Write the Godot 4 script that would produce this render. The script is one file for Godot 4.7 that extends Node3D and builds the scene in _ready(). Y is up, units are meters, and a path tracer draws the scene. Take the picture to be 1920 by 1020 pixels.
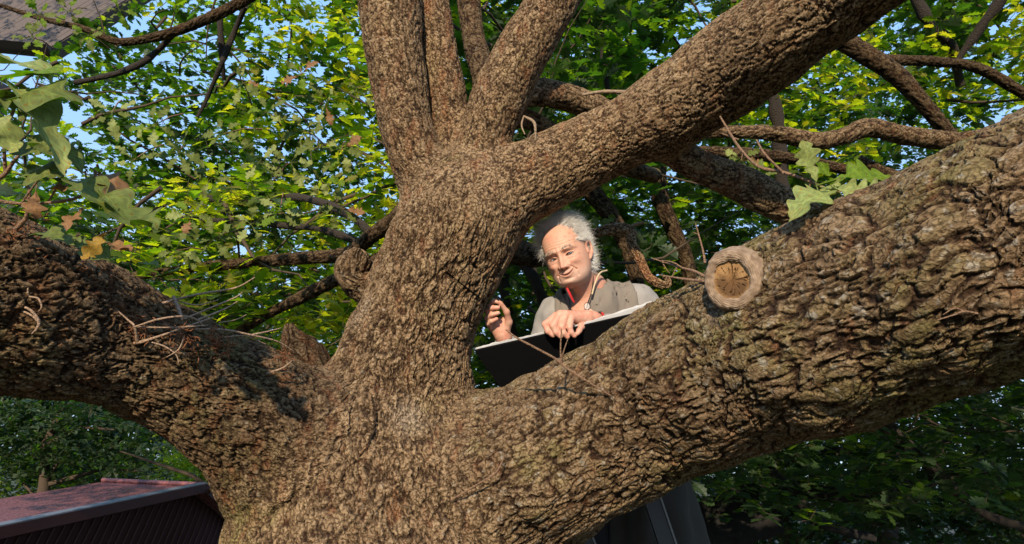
extends Node3D
# An old oak with an artist leaning over one of its limbs. Camera, sky and sun first, then the ground and buildings, the oak, the person, the small things.

const F := 1274.0
var cam_t: Transform3D
var rng := RandomNumberGenerator.new()
var limbs: Array = []
var n_cell := FastNoiseLite.new()
var n_cellv := FastNoiseLite.new()
var n_small := FastNoiseLite.new()
var n_fbm := FastNoiseLite.new()
var n_low := FastNoiseLite.new()
var n_fiss := FastNoiseLite.new()
var n_ridge := FastNoiseLite.new()
var M := {}
var taken := {}


# ------------------------------------------------------------------ helpers
func P(px: float, py: float, d: float) -> Vector3:
	return cam_t * Vector3((px - 960.0) / F * d, (510.0 - py) / F * d, -d)


func depth_of(p: Vector3) -> float:
	return -(cam_t.affine_inverse() * p).z


func numbered(called: String) -> String:
	if not taken.has(called):
		taken[called] = 0
		return called
	taken[called] += 1
	return "%s_%03d" % [called, taken[called]]


func thing(called: String, label: String, category: String, at := Vector3.ZERO, group := "") -> Node3D:
	var o := Node3D.new()
	o.name = numbered(called)
	add_child(o, true)
	o.position = at
	tag(o, label, category, group)
	return o


func tag(o: Node, label: String, category: String, group := "") -> void:
	o.set_meta("label", label)
	o.set_meta("category", category)
	if group:
		o.set_meta("group", group)


var part_count := {}
func part(called: String, mesh: Mesh, m: Material, parent: Node3D) -> MeshInstance3D:
	# world-space meshes go under a parent that may be moved: keep them in place
	var o := MeshInstance3D.new()
	var key := str(parent.get_instance_id()) + called
	var k: int = part_count.get(key, 0)
	part_count[key] = k + 1
	o.name = called if k == 0 else "%s_%03d" % [called, k]
	o.mesh = mesh
	if m:
		o.material_override = m
	parent.add_child(o, true)
	o.transform = to_world(parent).affine_inverse()
	return o


func to_world(o: Node3D) -> Transform3D:
	var t := Transform3D()
	var at: Node = o
	while at != self and at is Node3D:
		t = at.transform * t
		at = at.get_parent()
	return t


func srgb(r: float, g: float, b: float) -> Color:
	return Color(r, g, b).linear_to_srgb()


func mat(col: Color, rough := 0.8, spec := 0.4) -> StandardMaterial3D:
	var m := StandardMaterial3D.new()
	m.albedo_color = col.linear_to_srgb()
	m.roughness = rough
	m.metallic_specular = spec
	return m


func noise(kind: int, freq: float, octaves: int, seed_: int) -> FastNoiseLite:
	var n := FastNoiseLite.new()
	n.noise_type = kind
	n.frequency = freq
	n.seed = seed_
	if octaves > 1:
		n.fractal_type = FastNoiseLite.FRACTAL_FBM
		n.fractal_octaves = octaves
	else:
		n.fractal_type = FastNoiseLite.FRACTAL_NONE
	return n


func arrays_mesh(v: PackedVector3Array, n: PackedVector3Array, idx: PackedInt32Array, c := PackedColorArray(), uv := PackedVector2Array()) -> ArrayMesh:
	var a := []
	a.resize(Mesh.ARRAY_MAX)
	a[Mesh.ARRAY_VERTEX] = v
	a[Mesh.ARRAY_NORMAL] = n
	a[Mesh.ARRAY_INDEX] = idx
	if c.size():
		a[Mesh.ARRAY_COLOR] = c
	if uv.size():
		a[Mesh.ARRAY_TEX_UV] = uv
	var m := ArrayMesh.new()
	m.add_surface_from_arrays(Mesh.PRIMITIVE_TRIANGLES, a)
	return m


# a plain round tube through points with radii, closed at both ends; lumps makes it uneven
func tube(st: SurfaceTool, pts: Array, radii: Array, sides := 8, lumps := 0.0, colors: Array = []) -> void:
	var n := pts.size()
	var up := Vector3(0.31, 0.9, 0.2).normalized()
	var base := []
	for i in n:
		var p: Vector3 = pts[i]
		var t: Vector3 = (pts[mini(i + 1, n - 1)] - pts[maxi(i - 1, 0)]).normalized()
		var a := up.cross(t)
		if a.length() < 0.1:
			a = Vector3(1, 0, 0).cross(t)
		a = a.normalized()
		up = t.cross(a).normalized()
		var ring := []
		for k in sides:
			var w := TAU * k / sides
			var dir := a * cos(w) + up * sin(w)
			var r: float = radii[i]
			if lumps > 0.0:
				r *= 1.0 + lumps * n_low.get_noise_3dv((p + dir * r) * 9.0)
			ring.append([p + dir * r, dir])
		base.append(ring)
	for i in n - 1:
		for k in sides:
			var q := [base[i][k], base[i][(k + 1) % sides], base[i + 1][(k + 1) % sides], base[i + 1][k]]
			for j in [0, 2, 1, 0, 3, 2]:
				st.set_normal(q[j][1])
				if colors.size():
					st.set_color(colors[i] if j < 2 else colors[i + 1])
				st.add_vertex(q[j][0])
	for e in [0, n - 1]:
		var t2: Vector3 = (pts[1] - pts[0]).normalized() * -1.0 if e == 0 else (pts[n - 1] - pts[n - 2]).normalized()
		for k in sides:
			var tri := [pts[e], base[e][k][0], base[e][(k + 1) % sides][0]]
			for j in ([0, 1, 2] if e == 0 else [0, 2, 1]):
				st.set_normal(t2)
				if colors.size():
					st.set_color(colors[e])
				st.add_vertex(tri[j])


func smooth_path(ctrl: Array, steps: int) -> Array:
	# Catmull-Rom through Vector4(x, y, z, r)
	var out := []
	var n := ctrl.size()
	for i in n - 1:
		for k in steps:
			out.append(crom(ctrl, i + float(k) / steps))
	out.append(ctrl[n - 1])
	return out


func crom(c: Array, u: float) -> Vector4:
	var n := c.size()
	var i := clampi(int(floor(u)), 0, n - 2)
	var t := u - i
	var p1: Vector4 = c[i]
	var p2: Vector4 = c[i + 1]
	var p0: Vector4 = c[i - 1] if i > 0 else p1 * 2.0 - p2
	var p3: Vector4 = c[i + 2] if i + 2 < n else p2 * 2.0 - p1
	return 0.5 * (2.0 * p1 + (p2 - p0) * t + (2.0 * p0 - 5.0 * p1 + 4.0 * p2 - p3) * t * t + (3.0 * p1 - p0 - 3.0 * p2 + p3) * t * t * t)


func px_ctrl(list: Array) -> Array:
	# [px, py, depth, radius in px] -> Vector4(world, metres)
	var out := []
	for e in list:
		var p := P(e[0], e[1], e[2])
		out.append(Vector4(p.x, p.y, p.z, e[3] * e[2] / F))
	return out


func v3(q: Vector4) -> Vector3:
	return Vector3(q.x, q.y, q.z)


# a round twig given in pixels and depth, smoothed
func twig(st: SurfaceTool, list: Array, sides := 6, steps := 5, lumps := 0.25, thin := 0.8) -> void:
	var path := smooth_path(px_ctrl(list), steps)
	var pts := []
	var rad := []
	for q in path:
		pts.append(v3(q))
		rad.append(q.w * thin)
	tube(st, pts, rad, sides, lumps)


func new_st() -> SurfaceTool:
	var st := SurfaceTool.new()
	st.begin(Mesh.PRIMITIVE_TRIANGLES)
	return st


func quad(st: SurfaceTool, a: Vector3, b: Vector3, c: Vector3, d: Vector3) -> void:
	var n := (c - a).cross(b - a).normalized()
	for p in [a, b, c, a, c, d]:
		st.set_normal(n)
		st.add_vertex(p)


# an extruded convex outline (points in order, seen from the side `out` points to), thickness along -out
func slab(st: SurfaceTool, pts: Array, thick: Vector3) -> void:
	var n := pts.size()
	var nn: Vector3 = (pts[2] - pts[0]).cross(pts[1] - pts[0]).normalized()
	var flip := nn.dot(thick) > 0.0
	for s in 2:
		for i in range(1, n - 1):
			var tri := [pts[0], pts[i], pts[i + 1]]
			if s == 1:
				tri = [pts[0] + thick, pts[i + 1] + thick, pts[i] + thick]
			if flip:
				tri = [tri[0], tri[2], tri[1]]
			var fn: Vector3 = (tri[2] - tri[0]).cross(tri[1] - tri[0]).normalized()
			for p in tri:
				st.set_normal(fn)
				st.add_vertex(p)
	for i in n:
		var a: Vector3 = pts[i]
		var b: Vector3 = pts[(i + 1) % n]
		if flip:
			quad(st, a, b, b + thick, a + thick)
		else:
			quad(st, b, a, a + thick, b + thick)


func obox(st: SurfaceTool, a: Vector3, b: Vector3, side: Vector3, w: float, h: float) -> void:
	# a bar from a to b, w wide along side, h thick across
	var t := (b - a).normalized()
	var s := (side - t * side.dot(t)).normalized() * w * 0.5
	var u := t.cross(s).normalized() * h * 0.5
	slab(st, [a - s - u, a + s - u, a + s + u, a - s + u], b - a)


# ------------------------------------------------------------------ camera, sky, sun, materials
func set_up() -> void:
	var cam := Camera3D.new()
	cam.name = "camera"
	cam.fov = rad_to_deg(2.0 * atan(510.0 / F))
	cam.near = 0.05
	cam.far = 600.0
	cam.rotation_order = EULER_ORDER_YXZ
	cam.position = Vector3(0, 3.0, 0)
	cam.rotation_degrees = Vector3(16.0, 0.0, 2.0)
	add_child(cam)
	cam.current = true
	cam_t = cam.transform

	var we := WorldEnvironment.new()
	we.name = "environment"
	var e := Environment.new()
	e.background_mode = Environment.BG_SKY
	var sky := Sky.new()
	var sm := ProceduralSkyMaterial.new()
	sm.sky_top_color = Color(0.56, 0.75, 0.98)
	sm.sky_horizon_color = Color(0.82, 0.92, 1.0)
	sm.sky_curve = 0.18
	sm.ground_bottom_color = Color(0.18, 0.19, 0.14)
	sm.ground_horizon_color = Color(0.5, 0.56, 0.55)
	sm.sun_angle_max = 12.0
	sky.sky_material = sm
	e.sky = sky
	e.background_energy_multiplier = 1.0
	e.tonemap_mode = Environment.TONE_MAPPER_LINEAR
	e.tonemap_exposure = 1.3
	e.sdfgi_enabled = true
	e.ssao_enabled = true
	e.ssil_enabled = true
	we.environment = e
	add_child(we)

	var sun := DirectionalLight3D.new()
	sun.name = "sun"
	sun.light_energy = 1.6
	sun.light_color = Color(1.0, 0.925, 0.81)
	sun.light_angular_distance = 0.9
	sun.shadow_enabled = true
	add_child(sun)
	var el := deg_to_rad(23.0)
	var az := deg_to_rad(10.0)
	var to_sun := Vector3(-sin(az) * cos(el), sin(el), cos(az) * cos(el))
	sun.look_at_from_position(to_sun * 20.0, Vector3.ZERO, Vector3.UP)

	n_cell = noise(FastNoiseLite.TYPE_CELLULAR, 1.0, 1, 11)
	n_cell.cellular_return_type = FastNoiseLite.RETURN_DISTANCE2_SUB
	n_cell.cellular_jitter = 0.95
	n_cellv = noise(FastNoiseLite.TYPE_CELLULAR, 1.0, 1, 11)
	n_cellv.cellular_return_type = FastNoiseLite.RETURN_CELL_VALUE
	n_cellv.cellular_jitter = 0.95
	n_small = noise(FastNoiseLite.TYPE_CELLULAR, 1.0, 1, 37)
	n_small.cellular_return_type = FastNoiseLite.RETURN_DISTANCE2_SUB
	n_fbm = noise(FastNoiseLite.TYPE_SIMPLEX_SMOOTH, 1.0, 3, 5)
	n_low = noise(FastNoiseLite.TYPE_SIMPLEX_SMOOTH, 1.0, 1, 8)
	n_fiss = noise(FastNoiseLite.TYPE_SIMPLEX_SMOOTH, 1.0, 1, 51)
	n_ridge = noise(FastNoiseLite.TYPE_SIMPLEX_SMOOTH, 1.0, 2, 21)
	rng.seed = 7

	# bark: vertex colours times a fine grain, with fine relief
	var bm := StandardMaterial3D.new()
	bm.vertex_color_use_as_albedo = true
	bm.albedo_color = Color.WHITE
	bm.roughness = 0.93
	bm.metallic_specular = 0.25
	bm.uv1_triplanar = true
	bm.uv1_world_triplanar = true
	bm.uv1_triplanar_sharpness = 3.0
	bm.uv1_scale = Vector3.ONE * 3.4
	var bt := bark_textures()
	bm.albedo_texture = bt[0]
	bm.heightmap_enabled = true
	bm.heightmap_scale = 0.32
	bm.heightmap_texture = bt[1]
	M.grain = grain(0.62, 1.0, 0.035, 3)
	M.bump = grain(0.0, 1.0, 0.03, 9)
	M.bark = bm
	var wm := StandardMaterial3D.new()
	wm.vertex_color_use_as_albedo = true
	wm.roughness = 0.9
	wm.metallic_specular = 0.2
	M.wood = wm
	M.dead = rough_mat(Color(0.40, 0.29, 0.19), 5.0)
	M.twig = rough_mat(Color(0.33, 0.20, 0.125), 9.0)
	M.twig_pale = rough_mat(Color(0.50, 0.34, 0.23), 9.0)
	M.twig_dark = mat(Color(0.075, 0.055, 0.04), 0.85, 0.2)


func rough_mat(c: Color, scale: float) -> StandardMaterial3D:
	var m := mat(c, 0.88, 0.25)
	m.uv1_triplanar = true
	m.uv1_world_triplanar = true
	m.uv1_scale = Vector3.ONE * scale
	m.albedo_texture = M.grain
	m.heightmap_enabled = true
	m.heightmap_scale = 0.5
	m.heightmap_texture = M.bump
	return m


func grain(lo: float, hi: float, freq: float, seed_: int) -> Texture2D:
	var s := 512
	var n := noise(FastNoiseLite.TYPE_SIMPLEX_SMOOTH, freq, 4, seed_)
	var im := n.get_seamless_image(s, s)
	im.convert(Image.FORMAT_RGB8)
	var data := im.get_data()
	for i in data.size():
		data[i] = int(lerpf(lo, hi, data[i] / 255.0) * 255.0)
	return ImageTexture.create_from_image(Image.create_from_data(s, s, false, Image.FORMAT_RGB8, data))


# fine fissures of the bark, laid along the limbs by their own texture coordinates: [colour, height]
func bark_textures() -> Array:
	var s := 1024
	var pics := []
	for k in 3:
		var n := noise(FastNoiseLite.TYPE_SIMPLEX_SMOOTH, [0.011, 0.019, 0.030][k], [2, 2, 4][k], 71 + k)
		if k < 2:
			n.domain_warp_enabled = true
			n.domain_warp_amplitude = 26.0
			n.domain_warp_frequency = 0.018
		var im := n.get_seamless_image(s, s, false, false, 0.1, true)
		im.convert(Image.FORMAT_L8)
		pics.append(im.get_data())
	var da: PackedByteArray = pics[0]
	var db: PackedByteArray = pics[1]
	var df: PackedByteArray = pics[2]
	var hgt := PackedByteArray()
	hgt.resize(da.size())
	var col := PackedByteArray()
	col.resize(da.size() * 3)
	for i in da.size():
		var g := df[i] / 255.0
		var c := smoothstep(0.0, 0.15, absf(da[i] / 255.0 - 0.5) + (g - 0.5) * 0.10) * (0.55 + 0.45 * smoothstep(0.0, 0.11, absf(db[i] / 255.0 - 0.5) + (g - 0.5) * 0.10))
		hgt[i] = int(clampf(0.62 * c + 0.38 * g, 0.0, 1.0) * 255.0)
		var t := (0.58 + 0.42 * c) * (0.72 + 0.50 * g)
		col[i * 3] = int(clampf(t, 0.0, 1.0) * 255.0)
		col[i * 3 + 1] = int(clampf(t * (0.955 + 0.045 * c), 0.0, 1.0) * 255.0)
		col[i * 3 + 2] = int(clampf(t * (0.90 + 0.10 * c), 0.0, 1.0) * 255.0)
	return [ImageTexture.create_from_image(Image.create_from_data(s, s, false, Image.FORMAT_RGB8, col)), ImageTexture.create_from_image(Image.create_from_data(s, s, false, Image.FORMAT_L8, hgt))]


# ------------------------------------------------------------------ the oak: swept limbs joined on one smooth field, with bark in the mesh
class Limb:
	var called := "limb"
	var c := PackedVector3Array()   # skeleton
	var r := PackedFloat32Array()
	var s := PackedFloat32Array()
	var n := PackedVector3Array()
	var b := PackedVector3Array()
	var rc := PackedVector3Array()  # rings
	var rr := PackedFloat32Array()
	var rs := PackedFloat32Array()
	var rn := PackedVector3Array()
	var rb := PackedVector3Array()
	var ang := PackedFloat32Array()
	var near := []
	var plate := 0.024
	var deep := 0.011
	var off := Vector3.ZERO
	var moss := 0.2
	var red := 0.2
	var lichen := 0.2
	var tone := 1.0  # light and shade put into the bark colour, limb by limb
	var tex := 0.30
	var mean := 0.2
	var rows := []


var marks := []   # [centre, radius, kind] knots, collars and pale worn spots


func add_limb(called: String, ctrl: Array, opt := {}) -> Limb:
	var L := Limb.new()
	L.called = called
	for k in opt:
		if k != "fine":
			L.set(k, opt[k])
	var fine: float = opt.get("fine", 0.0022)
	var c := px_ctrl(ctrl)
	L.off = Vector3(limbs.size() * 13.7, limbs.size() * 5.1, limbs.size() * 31.3)
	var u := 0.0
	var s := 0.0
	var widest := 0.02
	var last := v3(c[0])
	var cam := cam_t.origin
	while u <= c.size() - 1:
		var q := crom(c, u)
		var p := v3(q)
		var ahead := v3(crom(c, minf(u + 0.01, c.size() - 1)))
		var t := (ahead - p) if u + 0.01 < c.size() - 1 else (p - v3(crom(c, u - 0.01)))
		var speed := t.length() / 0.01
		t = t.normalized()
		s += last.distance_to(p)
		last = p
		var to_cam := cam - p
		var nn := (to_cam - t * to_cam.dot(t)).normalized()
		L.rc.append(p)
		L.rr.append(maxf(q.w, 0.003))
		L.rs.append(s)
		L.rn.append(nn)
		L.rb.append(t.cross(nn).normalized())
		var at := cam_t.affine_inverse() * p
		var far_out := absf(at.x / at.z) > 0.80 + q.w * 0.6 or absf(at.y / at.z) > 0.43 + q.w * 0.6
		if not far_out:
			widest = maxf(widest, q.w / -at.z)
		u += maxf(-at.z, 0.7) * fine * (5.0 if far_out else 1.0) / maxf(speed, 0.05)
	L.mean = 0.0
	for x in L.rr:
		L.mean += x / L.rr.size()
	var gap := 0.0
	for i in L.rc.size():
		if i == 0 or i == L.rc.size() - 1 or L.rs[i] - gap > 0.045:
			gap = L.rs[i]
			L.c.append(L.rc[i])
			L.r.append(L.rr[i])
			L.s.append(L.rs[i])
			L.n.append(L.rn[i])
			L.b.append(L.rb[i])
	var da := clampf(fine * 1.08 / widest, 0.004, 0.4)
	var lim := deg_to_rad(102.0)
	var a := -lim
	while a < lim:
		L.ang.append(a)
		a += da
	var back := TAU - 2.0 * lim
	for k in 16:
		L.ang.append(lim + back * k / 16.0)
	limbs.append(L)
	return L


func limb_dist(B: Limb, k0: int, k1: int, p: Vector3) -> Vector3:
	var best := 99.0
	var bs := 0.0
	var bk := 0
	for k in range(k0, k1):
		var a := B.c[k]
		var ab := B.c[k + 1] - a
		var pa := p - a
		var h := clampf(pa.dot(ab) / maxf(ab.length_squared(), 1e-9), 0.0, 1.0)
		var d := (pa - ab * h).length() - lerpf(B.r[k], B.r[k + 1], h)
		if d < best:
			best = d
			bs = lerpf(B.s[k], B.s[k + 1], h)
			bk = k if h < 0.5 else k + 1
	return Vector3(best, bs, bk)


# (height 0..1, how far out of the cracks, tone of the plate)
func bark(q: Vector3, sc: float, off: Vector3) -> Vector3:
	var x := q.x / sc
	var y := q.y / sc
	var z := q.z / sc
	var wx := n_ridge.get_noise_3d(x * 0.16 + 31.0, y * 0.16, z * 0.09) * 1.9
	var wy := n_ridge.get_noise_3d(x * 0.16, y * 0.16 + 57.0, z * 0.09) * 1.9
	x += wx + off.x
	y += wy + off.y
	z += off.z
	# broken plates, longer along the limb; the finer warp makes their edges ragged
	var rough := n_fbm.get_noise_3d(x * 1.5, y * 1.5, z * 0.6)
	var jx := n_low.get_noise_3d(x * 1.2 + 5.0, y * 1.2, z * 0.45) * 0.22
	var jy := n_low.get_noise_3d(x * 1.2, y * 1.2 + 15.0, z * 0.45) * 0.22
	var e := n_cell.get_noise_3d(x * 0.50 + jx, y * 0.50 + jy, z * 0.135 + jx * 0.35) + 1.0
	var v := n_cellv.get_noise_3d(x * 0.50 + jx, y * 0.50 + jy, z * 0.135 + jx * 0.35)
	var e2 := n_small.get_noise_3d(x * 0.95 + jy, y * 0.95 + jx, z * 0.26) + 1.0
	var a := absf(n_fiss.get_noise_3d(x * 0.30, y * 0.30, z * 0.060))
	var f1 := smoothstep(0.0, 0.19, e + rough * 0.06)
	var f2 := smoothstep(0.0, 0.12, e2 + rough * 0.06)
	var f3 := smoothstep(0.0, 0.16, a + rough * 0.03)
	var h := f1 * (0.44 + 0.22 * v) + 0.36 * f3 * f1 + 0.10 * f2 * f1 + 0.16 * minf(e, 0.6) + 0.09 * rough
	return Vector3(h, f1 * (0.42 + 0.58 * f3) * (0.72 + 0.28 * f2), v * 0.45 + rough * 0.55)


func ring_row(L: Limb, i: int) -> Array:
	var vs := PackedVector3Array()
	var cs := PackedColorArray()
	var uvs := PackedVector2Array()
	var dead := PackedByteArray()
	var c := L.rc[i]
	var r := L.rr[i]
	var nn := L.rn[i]
	var bb := L.rb[i]
	var s := L.rs[i]
	var near: Array = L.near[i / 10]
	var close := []
	for mk in marks:
		if c.distance_to(mk[0]) < r + 0.1 + mk[1] * 2.2:
			close.append(mk)
	for j in L.ang.size():
		var a := L.ang[j]
		var dir := nn * cos(a) + bb * sin(a)
		var lump := n_low.get_noise_3dv((c + dir * r) * 3.1) * 0.075 + n_low.get_noise_3dv((c + dir * r) * 8.3 + Vector3(9, 4, 1)) * 0.028
		var d_own := r * lump
		var p := c + dir * (r + d_own)
		var K := 0.17
		var w_sum := 1.0
		var h3 := Vector3.ZERO
		var alive := true
		var sink := 0.0
		var others := []
		if near.size():
			for it in 3:
				others.clear()
				var dd := d_own - r * lump
				for e in near:
					var B: Limb = limbs[e[0]]
					var g := limb_dist(B, e[1], e[2], p)
					others.append([B, g])
					var thin_r := minf(r, B.r[int(g.z)])
					var k := minf(K, (0.95 if thin_r > 0.125 else 0.5) * thin_r)
					var hh := maxf(k - absf(dd - g.x), 0.0) / k
					dd = minf(dd, g.x) - hh * hh * k * 0.25
				var least := d_own - r * lump
				for o in others:
					least = minf(least, o[1].x)
				dd = maxf(dd, least - 0.034)
				var push := clampf(-dd, 0.0, 0.08)
				if it == 2 or push < 0.0008:
					break
				p += dir * push
				d_own += push
			for o in others:
				var lead: float = (d_own - r * lump) - o[1].x
				if o[1].y <= 0.0005 or o[1].y >= o[0].s[o[0].s.size() - 1] - 0.0005:
					continue
				if lead > 0.10:
					alive = false
				elif lead > 0.0:
					sink = maxf(sink, lead * 0.10 if lead < 0.05 else 0.005 + (lead - 0.05) * 0.7)
		var q := Vector3((p - c).dot(nn), (p - c).dot(bb), s)
		var amp := L.deep
		var moss := L.moss
		var red := L.red
		var lichen := L.lichen
		var tone := L.tone
		if alive:
			h3 = bark(q, L.plate, L.off)
			for o in others:
				var w := exp(-maxf(o[1].x - (d_own - r * lump), -0.08) / 0.016)
				if w > 0.06:
					var B: Limb = o[0]
					var k := int(o[1].z)
					var pc := p - B.c[k]
					var q2 := Vector3(pc.dot(B.n[k]), pc.dot(B.b[k]), o[1].y)
					h3 += bark(q2, B.plate, B.off) * w
					amp += B.deep * w
					moss += B.moss * w
					red += B.red * w
					lichen += B.lichen * w
					tone += B.tone * w
					w_sum += w
			h3 /= w_sum
			amp /= w_sum
			moss /= w_sum
			red /= w_sum
			lichen /= w_sum
			tone /= w_sum
		var pale := 0.0
		var raw := 0.0
		var flat := 1.0
		for mk in close:
			var dm := p.distance_to(mk[0])
			if dm < mk[1] * 2.2:
				var x: float = dm / mk[1]
				if mk[2] == 0:      # a healed knot: a swollen ring round a hollow
					p += dir * mk[1] * (0.30 * exp(-pow((x - 0.85) / 0.32, 2.0)) - 0.22 * exp(-pow(x / 0.5, 2.0)))
					raw = maxf(raw, smoothstep(1.15, 0.7, x))
					flat = minf(flat, lerpf(0.25, 1.0, smoothstep(0.7, 1.3, x)))
				elif mk[2] == 1:    # a swelling
					p += dir * mk[1] * 0.5 * exp(-x * x)
				elif mk[2] == 2:    # worn, pale bark
					pale = maxf(pale, exp(-x * x * 1.6))
				elif mk[2] == 3:    # a dent
					p -= dir * mk[1] * 0.4 * exp(-x * x * 1.5)
		var patch := n_low.get_noise_3dv(p * 2.3) * 0.5 + n_fbm.get_noise_3dv(p * 9.0) * 0.5
		p += dir * (amp * flat * (h3.x - 0.72) - sink)
		vs.append(p)
		uvs.append(Vector2(a * L.mean / L.tex, s / L.tex * 0.42))
		dead.append(0 if alive else 1)
		# bark colour, darker in cracks; tone paints light and shade over whole limbs
		var plate_c := Color(0.235, 0.152, 0.083).lerp(Color(0.345, 0.240, 0.138), clampf(0.5 + h3.z * 0.9, 0.0, 1.0))
		var crev := Color(0.055, 0.032, 0.019)
		var col := crev.lerp(plate_c, smoothstep(0.08, 0.85, h3.y))
		var mo := smoothstep(0.0, 0.55, moss + patch * 0.7 - 0.28)
		col = col.lerp(Color(0.155, 0.142, 0.045), mo * 0.75 * smoothstep(0.2, 0.9, h3.y))
		var rd := smoothstep(0.25, 0.75, red + n_fbm.get_noise_3dv(p * Vector3(17, 6, 17)) * 0.75)
		col = col.lerp(Color(0.26, 0.115, 0.055), rd * 0.65)
		var li := smoothstep(0.30, 0.55, n_fbm.get_noise_3dv(p * 33.0 + Vector3(3, 8, 1)) * 0.9 + lichen * 0.55 - 0.16)
		col = col.lerp(Color(0.40, 0.365, 0.30), li * 0.7 * smoothstep(0.4, 0.9, h3.y))
		col = col.lerp(Color(0.42, 0.34, 0.25), pale * 0.65)
		if raw > 0.0:
			col = col.lerp(Color(0.27, 0.165, 0.085), raw * 0.8)
		col *= tone * (0.94 + 0.25 * patch)
		col.a = 1.0
		cs.append(col)
	return [vs, cs, dead, uvs]


var jobs := []


func grow_limbs(tree: Node3D) -> void:
	for a in limbs.size():
		var L: Limb = limbs[a]
		L.rows.resize(L.rc.size())
		for i in range(0, L.rc.size(), 10):
			var list := []
			for b in limbs.size():
				if a == b:
					continue
				var B: Limb = limbs[b]
				var k0 := -1
				var k1 := -1
				for k in B.c.size() - 1:
					if L.rc[i].distance_to((B.c[k] + B.c[k + 1]) * 0.5) < L.rr[i] + maxf(B.r[k], B.r[k + 1]) + 0.24:
						if k0 < 0:
							k0 = k
						k1 = k + 1
				if k0 >= 0:
					list.append([b, k0, k1])
			L.near.append(list)
		for i in L.rc.size():
			jobs.append([L, i])
	for job in jobs:
		job[0].rows[job[1]] = ring_row(job[0], job[1])
	for L in limbs:
		var m := limb_mesh(L)
		if m:
			part(L.called, m, M.bark, tree)
		L.rows.clear()
	jobs.clear()


func limb_mesh(L: Limb) -> ArrayMesh:
	var nr := L.rc.size()
	var na := L.ang.size()
	var v := PackedVector3Array()
	var col := PackedColorArray()
	var dead := PackedByteArray()
	var uv := PackedVector2Array()
	for i in nr:
		v.append_array(L.rows[i][0])
		col.append_array(L.rows[i][1])
		dead.append_array(L.rows[i][2])
		uv.append_array(L.rows[i][3])
	var nrm := PackedVector3Array()
	nrm.resize(v.size())
	for i in nr:
		var up := mini(i + 1, nr - 1) * na
		var dn := maxi(i - 1, 0) * na
		for j in na:
			var d1 := v[up + j] - v[dn + j]
			var d2 := v[i * na + (j + 1) % na] - v[i * na + (j + na - 1) % na]
			var n := d2.cross(d1)
			nrm[i * na + j] = n.normalized() if n.length_squared() > 1e-16 else L.rn[i]
	var idx := PackedInt32Array()
	for i in nr - 1:
		for j in na:
			var a := i * na + j
			var b := i * na + (j + 1) % na
			var c := a + na
			var d := b + na
			if not (dead[a] and dead[b] and dead[c] and dead[d]):
				idx.append_array([a, c, b, b, c, d])
	if idx.is_empty():
		return null
	# closed ends
	for e in [0, nr - 1]:
		if dead[e * na]:
			continue
		v.append(L.rc[e])
		nrm.append((L.rc[1] - L.rc[0]).normalized() * -1.0 if e == 0 else (L.rc[nr - 1] - L.rc[nr - 2]).normalized())
		col.append(Color(0.2, 0.14, 0.08))
		uv.append(Vector2.ZERO)
		for j in na:
			var a: int = e * na + j
			var b: int = e * na + (j + 1) % na
			idx.append_array([v.size() - 1, a, b] if e == 0 else [v.size() - 1, b, a])
	# drop vertices that nothing uses
	var used := PackedInt32Array()
	used.resize(v.size())
	used.fill(-1)
	var v2 := PackedVector3Array()
	var n2 := PackedVector3Array()
	var c2 := PackedColorArray()
	var t2 := PackedVector2Array()
	for k in idx.size():
		var o := idx[k]
		if used[o] < 0:
			used[o] = v2.size()
			v2.append(v[o])
			n2.append(nrm[o])
			c2.append(col[o])
			t2.append(uv[o])
		idx[k] = used[o]
	return arrays_mesh(v2, n2, idx, c2, t2)


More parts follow.
